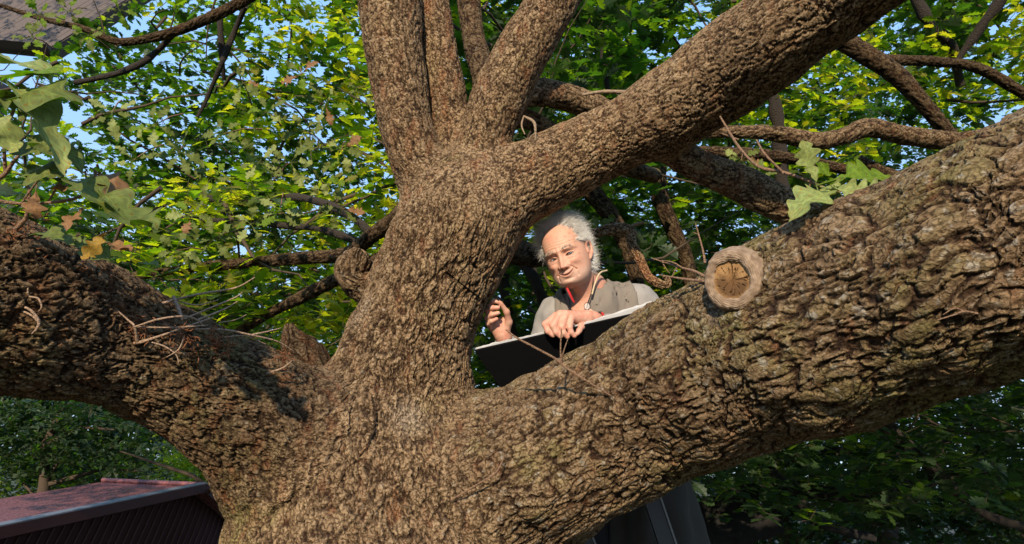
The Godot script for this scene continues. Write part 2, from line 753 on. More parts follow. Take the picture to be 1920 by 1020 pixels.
func oak_limbs() -> void:
	add_limb("trunk", [[715, 1450, 1.95, 330], [700, 1180, 2.08, 278], [700, 1010, 2.16, 245], [722, 870, 2.22, 192], [745, 740, 2.27, 134], [778, 610, 2.31, 113], [822, 505, 2.34, 113], [850, 420, 2.36, 100], [856, 345, 2.38, 66]],
		{"plate": 0.0122, "deep": 0.0098, "moss": 0.20, "red": 0.14, "lichen": 0.10})
	add_limb("root_flare", [[760, 3300, 1.40, 900], [760, 2900, 1.45, 640], [735, 2000, 1.7, 440], [712, 1420, 1.96, 322], [703, 1250, 2.04, 285]],
		{"plate": 0.03, "deep": 0.012, "moss": 0.3, "fine": 0.012})
	add_limb("limb", [[760, 1020, 2.24, 150], [640, 900, 2.18, 150], [545, 838, 2.10, 136], [460, 775, 2.02, 124], [345, 706, 1.92, 112], [210, 640, 1.80, 121], [80, 596, 1.68, 148], [-60, 555, 1.56, 172], [-260, 500, 1.42, 190], [-560, 440, 1.3, 195], [-1200, 300, 1.22, 170], [-2200, -60, 1.2, 130], [-3400, -600, 1.2, 70]],
		{"plate": 0.0118, "deep": 0.0105, "moss": 0.32, "red": 0.26, "lichen": 0.12, "tone": 0.66})  # lowered tone paints shade into this limb
	add_limb("limb", [[720, 1000, 2.40, 150], [860, 945, 2.26, 156], [1025, 866, 2.11, 153], [1205, 764, 1.98, 145], [1330, 700, 1.84, 163], [1440, 650, 1.72, 180], [1610, 585, 1.52, 201], [1800, 505, 1.36, 211], [1960, 440, 1.26, 222], [2200, 340, 1.12, 232], [2550, 200, 1.02, 236], [3300, -60, 0.96, 220], [4600, -560, 0.94, 170], [6200, -1300, 0.94, 90]],
		{"plate": 0.0165, "deep": 0.0108, "moss": 0.46, "red": 0.14, "lichen": 0.46, "tone": 0.92})
	add_limb("limb", [[822, 480, 2.37, 40], [802, 370, 2.38, 50], [776, 285, 2.39, 50], [752, 190, 2.41, 50], [739, 80, 2.44, 54], [730, -30, 2.48, 59], [722, -160, 2.56, 60], [712, -330, 2.64, 56], [690, -650, 2.85, 44], [640, -1000, 3.1, 26]],
		{"fine": 0.0017, "plate": 0.0098, "deep": 0.0052, "moss": 0.10, "red": 0.20, "lichen": 0.14})
	add_limb("limb", [[850, 470, 2.38, 36], [866, 350, 2.42, 42], [855, 262, 2.46, 38], [840, 180, 2.50, 35], [823, 90, 2.54, 33], [804, -20, 2.58, 34], [785, -150, 2.62, 34], [770, -320, 2.7, 30], [760, -700, 3.0, 18]],
		{"fine": 0.0017, "plate": 0.0098, "deep": 0.0052, "moss": 0.08, "red": 0.28, "lichen": 0.10})
	add_limb("limb", [[850, 470, 2.38, 44], [882, 360, 2.39, 52], [905, 270, 2.40, 48], [935, 185, 2.41, 53], [982, 95, 2.42, 49], [1038, 0, 2.44, 48], [1100, -110, 2.48, 46], [1170, -260, 2.55, 42], [1300, -560, 2.75, 32], [1420, -900, 3.0, 18]],
		{"fine": 0.0017, "plate": 0.0096, "deep": 0.0048, "moss": 0.08, "red": 0.18, "lichen": 0.08})
	add_limb("limb", [[815, 490, 2.36, 60], [880, 408, 2.37, 84], [960, 355, 2.39, 78], [1060, 305, 2.40, 68], [1160, 259, 2.36, 67], [1260, 205, 2.25, 77], [1350, 140, 2.12, 84], [1450, 68, 1.97, 90], [1560, -12, 1.84, 94], [1700, -120, 1.68, 98], [1900, -270, 1.54, 98], [2400, -640, 1.36, 92], [3200, -1250, 1.25, 60]],
		{"fine": 0.0017, "plate": 0.0100, "deep": 0.0056, "moss": 0.08, "red": 0.12, "lichen": 0.14, "tone": 1.15})  # raised tone paints stronger light into this limb
	add_limb("limb", [[925, 190, 2.46, 34], [908, 140, 2.60, 25], [888, 70, 2.76, 22], [876, -20, 2.9, 22], [862, -140, 3.0, 22]],
		{"plate": 0.0125, "deep": 0.006, "moss": 0.10, "red": 0.15, "lichen": 0.3, "tone": 0.55})
	add_limb("branch", [[925, 215, 2.44, 36], [985, 175, 2.50, 27], [1045, 178, 2.58, 26], [1110, 200, 2.66, 25], [1180, 238, 2.74, 24], [1260, 290, 2.82, 22], [1340, 330, 2.85, 20]],
		{"plate": 0.0110, "deep": 0.0045, "moss": 0.05, "red": 0.25})
	add_limb("branch", [[1215, 225, 2.30, 40], [1290, 300, 2.32, 31], [1370, 335, 2.33, 33], [1450, 375, 2.34, 34], [1520, 412, 2.36, 32], [1600, 460, 2.40, 30], [1720, 520, 2.5, 28]],
		{"plate": 0.0110, "deep": 0.0045, "moss": 0.08, "red": 0.2})
	add_limb("branch", [[900, 230, 2.46, 26], [985, 222, 2.60, 18], [1050, 258, 2.68, 17], [1130, 300, 2.8, 16], [1230, 330, 3.0, 14]],
		{"plate": 0.016, "deep": 0.005, "moss": 0.05, "red": 0.3, "fine": 0.003})
	add_limb("branch", [[1290, 250, 2.95, 11], [1370, 247, 3.0, 12], [1450, 250, 3.05, 14], [1530, 264, 3.1, 17], [1580, 255, 3.12, 17], [1630, 240, 3.15, 18], [1700, 254, 3.2, 18], [1800, 264, 3.25, 17], [1900, 240, 3.3, 16], [2060, 200, 3.4, 14]],
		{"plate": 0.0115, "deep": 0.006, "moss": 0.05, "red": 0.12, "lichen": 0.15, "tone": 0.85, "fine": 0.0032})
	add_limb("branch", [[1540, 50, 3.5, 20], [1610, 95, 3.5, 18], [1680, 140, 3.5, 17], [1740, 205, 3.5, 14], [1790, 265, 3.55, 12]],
		{"plate": 0.0115, "deep": 0.006, "moss": 0.05, "red": 0.12, "lichen": 0.15, "tone": 0.42, "fine": 0.0032})  # low tone paints shade into this and the next branches
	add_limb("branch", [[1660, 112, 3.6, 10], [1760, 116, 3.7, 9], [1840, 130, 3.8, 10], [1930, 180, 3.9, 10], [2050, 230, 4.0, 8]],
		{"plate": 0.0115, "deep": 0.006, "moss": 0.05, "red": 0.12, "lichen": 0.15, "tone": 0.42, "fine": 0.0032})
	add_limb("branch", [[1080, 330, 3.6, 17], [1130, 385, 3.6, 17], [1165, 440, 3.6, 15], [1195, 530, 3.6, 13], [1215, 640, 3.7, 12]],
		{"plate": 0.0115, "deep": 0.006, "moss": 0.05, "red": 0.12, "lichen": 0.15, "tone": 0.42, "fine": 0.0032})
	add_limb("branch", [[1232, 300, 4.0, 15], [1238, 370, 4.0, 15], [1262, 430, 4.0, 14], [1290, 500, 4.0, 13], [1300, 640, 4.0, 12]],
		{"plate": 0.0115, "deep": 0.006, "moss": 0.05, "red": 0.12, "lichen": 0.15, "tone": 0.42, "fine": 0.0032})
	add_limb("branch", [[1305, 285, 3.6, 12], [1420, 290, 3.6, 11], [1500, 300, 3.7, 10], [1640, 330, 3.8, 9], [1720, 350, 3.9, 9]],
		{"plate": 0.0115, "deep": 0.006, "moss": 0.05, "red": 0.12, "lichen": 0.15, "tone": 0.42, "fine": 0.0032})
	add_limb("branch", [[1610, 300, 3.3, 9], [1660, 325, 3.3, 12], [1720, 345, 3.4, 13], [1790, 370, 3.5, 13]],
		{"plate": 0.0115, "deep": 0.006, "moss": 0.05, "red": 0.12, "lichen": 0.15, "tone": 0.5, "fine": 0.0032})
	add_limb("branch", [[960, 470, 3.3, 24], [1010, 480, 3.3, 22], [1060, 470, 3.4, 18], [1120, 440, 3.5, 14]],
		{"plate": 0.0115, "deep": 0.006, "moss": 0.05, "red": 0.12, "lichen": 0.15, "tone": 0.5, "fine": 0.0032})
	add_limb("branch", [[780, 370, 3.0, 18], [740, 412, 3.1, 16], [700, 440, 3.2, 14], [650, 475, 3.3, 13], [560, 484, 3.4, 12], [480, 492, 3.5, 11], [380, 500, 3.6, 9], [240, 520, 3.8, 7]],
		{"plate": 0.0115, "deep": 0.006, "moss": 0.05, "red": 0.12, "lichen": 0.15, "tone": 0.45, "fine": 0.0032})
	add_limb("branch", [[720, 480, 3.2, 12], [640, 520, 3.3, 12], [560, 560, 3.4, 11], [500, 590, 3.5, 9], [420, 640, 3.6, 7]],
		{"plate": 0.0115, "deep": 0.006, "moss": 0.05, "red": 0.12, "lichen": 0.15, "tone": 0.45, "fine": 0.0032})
	add_limb("branch", [[560, -60, 3.9, 12], [445, 8, 4.0, 10], [400, 30, 4.0, 10], [340, 55, 4.1, 9], [280, 72, 4.1, 8], [220, 78, 4.2, 7], [160, 55, 4.2, 6], [80, 35, 4.3, 5], [0, 10, 4.4, 4]],
		{"plate": 0.0115, "deep": 0.006, "moss": 0.05, "red": 0.12, "lichen": 0.15, "tone": 0.4, "fine": 0.0032})
	add_limb("dead_branch", [[1060, 470, 2.80, 13], [1110, 440, 2.74, 9], [1145, 430, 2.70, 11], [1172, 432, 2.68, 13], [1188, 440, 2.66, 8]],
		{"plate": 0.006, "deep": 0.007, "moss": 0.0, "red": 0.1, "lichen": 0.7, "tone": 1.35, "fine": 0.0018})
	add_limb("dead_branch", [[1180, 434, 2.67, 8], [1187, 462, 2.64, 9], [1202, 490, 2.62, 8.5], [1215, 518, 2.6, 8.5], [1236, 532, 2.59, 8.5], [1252, 534, 2.59, 6.5], [1250, 522, 2.60, 5], [1242, 517, 2.6, 2]],
		{"plate": 0.006, "deep": 0.005, "moss": 0.0, "red": 0.5, "lichen": 0.2, "tone": 1.2, "fine": 0.0018})
	# the swelling and the rotten stub behind the trunk on the left
	add_limb("limb_stub", [[745, 560, 2.42, 40], [690, 530, 2.46, 42], [668, 505, 2.44, 40], [672, 478, 2.40, 22], [676, 470, 2.40, 8]],
		{"plate": 0.018, "deep": 0.008, "moss": 0.05, "red": 0.15, "lichen": 0.35, "tone": 0.85})
	add_limb("limb_stub", [[660, 800, 2.36, 70], [600, 735, 2.36, 52], [570, 670, 2.36, 40], [552, 640, 2.35, 26], [545, 620, 2.34, 14], [543, 605, 2.34, 6]],
		{"plate": 0.018, "deep": 0.010, "moss": 0.05, "red": 0.3, "lichen": 0.05, "tone": 0.40})
	# the sawn stub on the right limb
	add_limb("sawn_stub", [[1415, 610, 1.80, 85], [1385, 548, 1.66, 60], [1375, 530, 1.60, 36], [1374, 527, 1.585, 20]],
		{"plate": 0.018, "deep": 0.005, "moss": 0.0, "red": 0.05, "lichen": 0.25, "tone": 1.1})
	marks.append([P(897, 592, 2.14), 0.052, 0])
	marks.append([P(765, 790, 2.02), 0.06, 2])
	marks.append([P(695, 575, 2.18), 0.035, 2])
	marks.append([P(1345, 600, 1.60), 0.05, 2])
	marks.append([P(1800, 585, 1.15), 0.03, 0])
	marks.append([P(690, 600, 2.2), 0.05, 2])
	marks.append([P(980, 930, 1.86), 0.08, 1])
	marks.append([P(870, 790, 1.98), 0.09, 3])


# ------------------------------------------------------------------ leaves
# one lobed oak leaf from `o` along `f`, face up along `u`; returns nothing, adds to st
func leaf(st: SurfaceTool, o: Vector3, f: Vector3, u: Vector3, length: float, width: float, stations: int, fold: float, droop: float, phase: float, wave := 0.0, deep := 0.36) -> void:
	f = f.normalized()
	var side := f.cross(u).normalized()
	u = side.cross(f).normalized()
	var mid := []
	var lft := []
	var rgt := []
	for i in stations + 1:
		var t := float(i) / stations
		var body := 0.10 if t < 0.12 else pow(sin(PI * pow((t - 0.12) / 0.88, 1.25) * 0.93 + 0.12), 0.8)
		if t < 0.12:
			body = 0.045
		var lobe := 1.0 - 2.0 * deep * pow(0.5 - 0.5 * cos(TAU * (t * 5.4 + phase)), 2.0)
		var lobe2 := 1.0 - 2.0 * deep * pow(0.5 - 0.5 * cos(TAU * (t * 5.4 + phase + 0.2)), 2.0)
		var env := width * body * (0.42 + 0.58 * smoothstep(0.05, 0.65, t))
		var a: float = env * (lobe if t > 0.12 else 1.0)
		var b: float = env * (lobe2 if t > 0.12 else 1.0)
		if i == stations:
			a = width * 0.05
			b = width * 0.05
		var drop := -droop * t * t * length + wave * sin(t * 9.0 + phase * 6.0) * length * 0.04
		var c := o + f * (t * length) + u * drop
		mid.append(c)
		var shift := f * length * 0.03
		var ru := wave * cos(t * 14.0 + phase * 9.0) * length * 0.05
		lft.append(c - side * a + u * (a * fold + ru) + shift)
		rgt.append(c + side * b + u * (b * fold - ru) + shift)
	for i in stations:
		var t0 := float(i) / stations
		var t1 := float(i + 1) / stations
		for sd in 2:
			var q: Array = [lft[i], lft[i + 1], mid[i + 1], mid[i]] if sd == 0 else [mid[i], mid[i + 1], rgt[i + 1], rgt[i]]
			var w: Array = [Vector2(0, t0), Vector2(0, t1), Vector2(0.5, t1), Vector2(0.5, t0)] if sd == 0 else [Vector2(0.5, t0), Vector2(0.5, t1), Vector2(1, t1), Vector2(1, t0)]
			var n: Vector3 = (q[1] - q[0]).cross(q[3] - q[0])
			if n.length_squared() < 1e-14:
				n = u
			n = n.normalized()
			if n.dot(u) < 0.0:
				n = -n
			for k in [0, 1, 2, 0, 2, 3]:
				st.set_normal(n)
				st.set_uv(w[k])
				st.add_vertex(q[k])


func leaf_materials() -> void:
	# reflected colour, then what passes through; crown tones darkened in place of shade
	var list := {
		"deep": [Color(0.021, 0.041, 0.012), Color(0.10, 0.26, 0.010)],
		"dark": [Color(0.020, 0.036, 0.013), Color(0.045, 0.10, 0.010)],  # stands in for unlit leaves: shade put into the colour
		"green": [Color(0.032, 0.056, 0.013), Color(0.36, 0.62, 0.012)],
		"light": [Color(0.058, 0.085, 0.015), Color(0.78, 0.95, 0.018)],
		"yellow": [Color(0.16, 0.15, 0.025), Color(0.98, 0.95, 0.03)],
		"brown": [Color(0.20, 0.115, 0.055), Color(0.30, 0.14, 0.03)],
		"olive": [Color(0.150, 0.185, 0.085), Color(0.20, 0.30, 0.03)],
		"pale": [Color(0.185, 0.235, 0.115), Color(0.22, 0.34, 0.05)],
		"fresh": [Color(0.17, 0.275, 0.05), Color(0.40, 0.60, 0.05)],
	}
	for k in list:
		var m := mat(list[k][0], 0.55, 0.42)
		m.backlight_enabled = true
		m.backlight = list[k][1].linear_to_srgb()
		m.cull_mode = BaseMaterial3D.CULL_DISABLED
		m.resource_name = "leaf_" + k
		M["leaf_" + k] = m
	# the near ones show their veins and blemishes
	var tex := vein_texture()
	var nearby := {"olive": [Color(0.190, 0.240, 0.055), Color(0.6, 0.8, 0.2)], "pale": [Color(0.310, 0.370, 0.115), Color(0.5, 0.6, 0.2)], "fresh": [Color(0.260, 0.410, 0.040), Color(0.8, 1.0, 0.3)], "brown": [Color(0.30, 0.165, 0.075), Color(0.5, 0.4, 0.2)], "yellow": [Color(0.42, 0.27, 0.05), Color(0.7, 0.6, 0.2)]}
	for k in nearby:
		var m := mat(nearby[k][0], 0.58, 0.3)
		m.albedo_texture = tex
		m.backlight_enabled = true
		m.backlight = nearby[k][1]
		m.cull_mode = BaseMaterial3D.CULL_DISABLED
		M["near_" + k] = m


func vein_texture() -> Texture2D:
	var s := 256
	var im := Image.create(s, s, false, Image.FORMAT_RGB8)
	for y in s:
		for x in s:
			var t := float(y) / s
			var w := absf(float(x) / s - 0.5) * 2.0
			var vein := smoothstep(0.035, 0.008, w)
			var f := fposmod(t * 9.0 - w * 1.5, 1.0)
			vein = maxf(vein, 0.7 * smoothstep(0.085, 0.02, minf(f, 1.0 - f)) * smoothstep(1.0, 0.7, w))
			var g := fposmod(t * 27.0 + w * 9.0, 1.0)
			vein = maxf(vein, 0.22 * smoothstep(0.2, 0.0, minf(g, 1.0 - g)))
			var blot := n_fbm.get_noise_2d(x * 0.018, y * 0.03)
			var c := Color(0.80, 0.80, 0.80) * (1.0 + 0.22 * blot)
			c = c.lerp(Color(1.0, 0.99, 0.86), vein * 0.75)
			var spot := smoothstep(0.38, 0.52, n_fbm.get_noise_2d(x * 0.035 + 50.0, y * 0.05) + 0.16 * smoothstep(0.8, 1.0, maxf(w, t)))
			c = c.lerp(Color(0.86, 0.60, 0.42), spot * 0.75)
			im.set_pixel(x, y, c)
	return ImageTexture.create_from_image(im)


# a rosette of leaves round a twig tip; leaves are spread over the surfaces (materials) named
func rosette(count: int, stations: int, tones: Array, rg: RandomNumberGenerator, twig_len := 0.10) -> ArrayMesh:
	var sts := {}
	for k in count:
		var tone: String = tones[rg.randi() % tones.size()]
		if not sts.has(tone):
			sts[tone] = new_st()
		var a := TAU * k / count * 1.618 + rg.randf_range(-0.4, 0.4)
		var el := rg.randf_range(-0.35, 0.35)
		var f := Vector3(cos(a) * cos(el), sin(el), sin(a) * cos(el))
		var up := (Vector3.UP + Vector3(rg.randf_range(-0.5, 0.5), 0, rg.randf_range(-0.5, 0.5))).normalized()
		var o := Vector3(rg.randf_range(-0.015, 0.015), -rg.randf() * twig_len * 0.8, rg.randf_range(-0.015, 0.015))
		var len := rg.randf_range(0.085, 0.13)
		leaf(sts[tone], o, f, up, len, len * rg.randf_range(0.29, 0.34), stations, rg.randf_range(0.0, 0.35), rg.randf_range(0.0, 0.3), rg.randf(), 0.0, 0.30)
	var tw := new_st()
	tube(tw, [Vector3(0.05, -twig_len * 0.7, 0.06), Vector3(0.015, -twig_len * 0.5, 0.02), Vector3(0, 0.0, 0)], [0.0020, 0.0016, 0.0012], 4)
	var m := ArrayMesh.new()
	for tone in sts:
		m = sts[tone].commit(m)
		m.surface_set_material(m.get_surface_count() - 1, M["leaf_" + tone])
	m = tw.commit(m)
	m.surface_set_material(m.get_surface_count() - 1, M.twig_dark)
	return m


func scatter(called: String, mesh: Mesh, where: Array, parent: Node3D) -> void:
	if where.is_empty():
		return
	var mm := MultiMesh.new()
	mm.transform_format = MultiMesh.TRANSFORM_3D
	mm.mesh = mesh
	mm.instance_count = where.size()
	for i in where.size():
		mm.set_instance_transform(i, where[i])
	var o := MultiMeshInstance3D.new()
	var key := str(parent.get_instance_id()) + called
	var k: int = part_count.get(key, 0)
	part_count[key] = k + 1
	o.name = called if k == 0 else "%s_%03d" % [called, k]
	o.multimesh = mm
	o.set_meta("kind", "stuff")
	parent.add_child(o, true)
	o.transform = to_world(parent).affine_inverse()


func leaf_turn(rg: RandomNumberGenerator, spread: float) -> Basis:
	var b := Basis(Vector3.UP, rg.randf() * TAU)
	var ax := Vector3(rg.randf_range(-1, 1), 0, rg.randf_range(-1, 1)).normalized()
	return Basis(ax, rg.randfn(0.0, spread)) * b


var clump: FastNoiseLite

func canopy(tree: Node3D) -> void:
	var rg := RandomNumberGenerator.new()
	rg.seed = 41
	clump = noise(FastNoiseLite.TYPE_SIMPLEX_SMOOTH, 0.75, 2, 77)
	var meshes := [
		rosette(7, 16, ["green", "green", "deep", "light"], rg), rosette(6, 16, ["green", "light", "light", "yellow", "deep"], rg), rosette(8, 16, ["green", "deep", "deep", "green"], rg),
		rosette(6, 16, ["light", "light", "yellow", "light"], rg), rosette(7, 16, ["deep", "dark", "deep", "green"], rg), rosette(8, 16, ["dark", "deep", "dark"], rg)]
	var lists := [[], [], [], [], [], []]
	var made := 0
	var tries := 0
	while made < 28000 and tries < 400000:
		tries += 1
		var d := 3.1 + 7.6 * pow(rg.randf(), 0.85)
		var px := rg.randf_range(-520, 2440)
		var py := rg.randf_range(-620, 960)
		if not leaf_room(px, py, d):
			continue
		var p := P(px, py, d)
		if p.y < 1.2:
			continue
		var dens := clump.get_noise_3dv(p * Vector3(1, 1.5, 1))
		var gate := -0.14
		if px < 620 and py < 330:
			gate = 0.05
		elif px > 1180 and py < 430:
			gate = 0.02
		if dens < gate:
			continue
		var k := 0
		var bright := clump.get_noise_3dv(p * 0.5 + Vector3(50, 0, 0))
		var pick := rg.randf()  # leaf tones by region paint sunlit and shaded parts of the crown
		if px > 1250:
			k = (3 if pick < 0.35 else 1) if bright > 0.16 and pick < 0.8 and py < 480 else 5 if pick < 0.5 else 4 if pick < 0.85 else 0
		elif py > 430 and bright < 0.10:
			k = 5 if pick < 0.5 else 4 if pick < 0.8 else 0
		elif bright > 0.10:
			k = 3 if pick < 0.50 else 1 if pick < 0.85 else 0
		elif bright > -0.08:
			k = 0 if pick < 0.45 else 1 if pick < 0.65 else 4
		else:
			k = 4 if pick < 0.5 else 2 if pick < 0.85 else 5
		var sc := rg.randf_range(0.85, 1.3)
		var lean := Basis(Vector3.RIGHT, 0.14 if k == 3 or k == 1 else 0.04)
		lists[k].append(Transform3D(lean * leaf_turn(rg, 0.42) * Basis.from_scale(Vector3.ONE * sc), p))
		made += 1
	# unseen foliage added beyond the frame to shade the right of the crown
	for i in 900:
		var d := rg.randf_range(1.3, 3.6)
		var px := rg.randf_range(2330, 3500)
		var py := rg.randf_range(-900, 700)
		lists[2].append(Transform3D(leaf_turn(rg, 0.45), P(px, py, d)))
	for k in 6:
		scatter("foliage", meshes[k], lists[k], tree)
	print("rosettes ", made, " tries ", tries)


# where leaves may hang: not before the trunk and the person, the house or the open sky patches
func leaf_room(px: float, py: float, d: float) -> bool:
	if py > 700 and px < 720:
		return false
	if py > 640 and px > 640 and px < 1300 and d < 4.0:
		return false
	if px > 560 and px < 1320 and d < 3.1:
		return false
	if px < 640 and py < 310 and d < 4.25:
		return false
	if px > 1230 and d < 4.1:
		return false
	if d < 3.2 + 0.5 * smoothstep(200.0, 0.0, absf(px - 600.0)):
		return false
	if px < 300 and py < 140 and py > -200:
		return d > 4.0 and d < 9.0 and (px * 0.7 + py) > 165
	return true


# ------------------------------------------------------------------ ground, buildings, trees behind
func ground_y(x: float, z: float) -> float:
	return -clampf(-x - 1.5, 0.0, 7.0) * 0.18 - clampf(-z - 6.0, 0.0, 6.0) * 0.03 + 0.05 * n_low.get_noise_2d(x * 0.6, z * 0.6)


func build_ground() -> void:
	var v := PackedVector3Array()
	var nrm := PackedVector3Array()
	var col := PackedColorArray()
	var idx := PackedInt32Array()
	var xs := []
	for k in 81:
		var t := (k - 40) / 40.0
		xs.append(t * 14.0 + pow(absf(t), 3.0) * t * 286.0)
	for i in 81:
		for j in 81:
			var x: float = xs[i]
			var z: float = xs[j] - 6.0
			v.append(Vector3(x, ground_y(x, z), z))
			var e := 0.3
			nrm.append(Vector3(ground_y(x - e, z) - ground_y(x + e, z), 2.0 * e, ground_y(x, z - e) - ground_y(x, z + e)).normalized())
			var t2 := clampf(0.5 + n_fbm.get_noise_2d(x * 0.5, z * 0.5), 0.0, 1.0)
			col.append(Color(0.085, 0.062, 0.038).lerp(Color(0.060, 0.085, 0.026), t2))
	for i in 80:
		for j in 80:
			var a := i * 81 + j
			idx.append_array([a, a + 81, a + 1, a + 1, a + 81, a + 82])
	var m := StandardMaterial3D.new()
	m.vertex_color_use_as_albedo = true
	m.roughness = 0.95
	m.uv1_triplanar = true
	m.uv1_world_triplanar = true
	m.uv1_scale = Vector3(0.9, 0.9, 0.9)
	m.albedo_texture = M.grain
	m.heightmap_enabled = true
	m.heightmap_scale = 3.0
	m.heightmap_texture = M.bump
	var o := MeshInstance3D.new()
	o.name = "ground"
	o.mesh = arrays_mesh(v, nrm, idx, col)
	o.material_override = m
	o.set_meta("kind", "structure")
	o.set_meta("label", "bare earth and thin grass under the oak")
	add_child(o, true)


func build_house() -> void:
	var A := P(383, 917, 14)
	var an := deg_to_rad(13.0)
	var r := Vector3(-cos(an), 0, -sin(an))       # along the ridge, away from us
	var q := Vector3(-sin(an), 0, cos(an))        # across, towards us
	var over := 0.25
	var lw := 6.2
	var rw := 1.6
	var long := 2.5
	var sl := 0.115
	var sr := 0.47
	var L0 := A + q * lw - Vector3(0, lw * sl, 0)
	var R0 := A - q * rw - Vector3(0, rw * sr, 0)
	var gy := ground_y(A.x, A.z) - 0.5
	var h := thing("red_shed", "dark red shed with a low pink metal roof and ribbed gable wall", "shed", Vector3(A.x, gy, A.z))
	var red := mat(Color(0.040, 0.012, 0.011), 0.75, 0.3)
	var rib := mat(Color(0.095, 0.05, 0.045), 0.7, 0.3)
	var roofm := mat(Color(0.36, 0.140, 0.148), 0.36, 0.5)
	roofm.uv1_triplanar = true
	roofm.uv1_world_triplanar = true
	roofm.uv1_scale = Vector3(0.8, 0.8, 0.8)
	roofm.albedo_texture = M.grain
	roofm.roughness_texture = M.grain
	var capm := mat(Color(0.17, 0.18, 0.22), 0.35, 0.6)
	# gable wall, set back under the verge
	var w0 := A + r * over - Vector3(0, 0.10, 0)
	var w1 := L0 + r * over - q * 0.3 - Vector3(0, 0.06, 0)
	var w2 := R0 + r * over + q * 0.12 - Vector3(0, 0.05, 0)
	var st := new_st()
	slab(st, [w0, w1, Vector3(w1.x, gy, w1.z), Vector3(w2.x, gy, w2.z), w2], r * 0.12)
	part("wall", st.commit(), red, h)
	# side walls
	st = new_st()
	slab(st, [w1 + r * 0.13, w1 + r * (long - 0.4), Vector3(w1.x, gy, w1.z) + r * (long - 0.4), Vector3(w1.x, gy, w1.z) + r * 0.13], -q * 0.12)
	part("wall", st.commit(), red, h)
	st = new_st()
	slab(st, [w2 + r * 0.13, w2 + r * (long - 0.4), Vector3(w2.x, gy, w2.z) + r * (long - 0.4), Vector3(w2.x, gy, w2.z) + r * 0.13], q * 0.12)
	part("wall", st.commit(), red, h)
	# raised ribs on the gable, slanting
	var first := true
	var rib_mesh := BoxMesh.new()
	rib_mesh.size = Vector3(0.018, 1.0, 0.02)
	var lean := (Vector3.UP - q * 0.42).normalized()
	for k in 44:
		var at := -rw + 0.2 + k * 0.19
		var base := Vector3(A.x, A.y - 3.4, A.z) + q * at + r * (over - 0.012)
		# where the slanting rib meets the rake
		var len_ := 0.0
		for i in 200:
			len_ = i * 0.02
			var p := base + lean * len_
			var x := (p - A).dot(q)
			var top := A.y - (x * sl if x > 0.0 else -x * sr) - 0.16
			if p.y > top or x < -rw + 0.14:
				break
		if len_ < 0.25:
			continue
		var o := MeshInstance3D.new()
		o.name = "rib" if first else "rib_%03d" % k
		first = false
		o.mesh = rib_mesh
		o.material_override = rib
		h.add_child(o, true)
		var across := lean.cross(r).normalized()
		o.transform = to_world(h).affine_inverse() * Transform3D(Basis(across, lean * len_, across.cross(lean)), base + lean * len_ * 0.5)
	# roof sheets
	for s in 2:
		st = new_st()
		var e: Vector3 = L0 if s == 0 else R0
		var up := Vector3(0, 0.05, 0)
		slab(st, [A + up, e + up, e + up + r * long, A + up + r * long], Vector3(0, -0.05, 0))
		part("roof", st.commit(), roofm, h)
		st = new_st()
		obox(st, A - r * 0.03 + Vector3(0, 0.02, 0), e - r * 0.03 + Vector3(0, 0.02, 0), Vector3.UP, 0.17, 0.03)
		part("bargeboard", st.commit(), mat(Color(0.055, 0.014, 0.013), 0.6), h)
		st = new_st()
		obox(st, A + r * 0.06 + Vector3(0, 0.115, 0), e + r * 0.06 + Vector3(0, 0.115, 0), r, 0.20, 0.022)
		part("verge_cap", st.commit(), capm, h)
	st = new_st()
	tube(st, [A + Vector3(0, 0.09, 0), A + r * long + Vector3(0, 0.09, 0)], [0.045, 0.045], 8)
	part("ridge_cap", st.commit(), roofm, h)


func build_tall_house() -> void:
	# only the lower corner of its boarded roof overhang reaches the picture, top left
	var d := 12.5
	var corner := P(98, 90, d)
	var up_edge := P(250, -6, d + 0.8)
	var e1 := (up_edge - corner).normalized()
	var e2 := (P(-420, 40, d + 1.4) - corner).normalized()
	var nn := e1.cross(e2).normalized()
	if nn.dot(cam_t.origin - corner) < 0.0:
		nn = -nn
	var gy := ground_y(corner.x, corner.z) - 0.6
	var h := thing("tall_house", "tall grey boarded house whose roof corner shows through the leaves", "house", Vector3(corner.x - 4.0, gy, corner.z - 1.0))
	var m := StandardMaterial3D.new()
	m.albedo_color = srgb(0.15, 0.115, 0.10)
	m.roughness = 0.85
	m.uv1_triplanar = true
	m.uv1_world_triplanar = true
	m.uv1_scale = Vector3(6.0, 0.7, 6.0)
	m.albedo_texture = M.grain
	var st := new_st()
	slab(st, [corner, corner + e1 * 4.5, corner + e1 * 4.5 + e2 * 7.0, corner + e2 * 7.0], -nn * 0.25)
	part("roof", st.commit(), m, h)
	for k in 48:
		st = new_st()
		var o := corner + e2 * (0.09 + k * 0.145) + nn * 0.012
		obox(st, o + e1 * 0.03, o + e1 * 4.45, e2, 0.132, 0.022 + 0.006 * (k % 3))
		part("plank", st.commit(), m, h)
	st = new_st()
	obox(st, corner - e1 * 0.04 + nn * 0.03, corner + e2 * 7.0 - e1 * 0.04 + nn * 0.03, nn, 0.2, 0.05)
	part("eaves_board", st.commit(), m, h)
	st = new_st()
	var wa := corner + e2 * 6.4 - nn * 0.4 + Vector3(-0.3, 0, -0.6)
	wa.y = gy
	var wb := wa + Vector3(-5, 0, -1.2)
	slab(st, [wa, wb, wb + Vector3(0, corner.y - gy + 2.6, 0), wa + Vector3(0, corner.y - gy + 2.6, 0)], Vector3(0.9, 0, -4.0))
	part("wall", st.commit(), m, h)


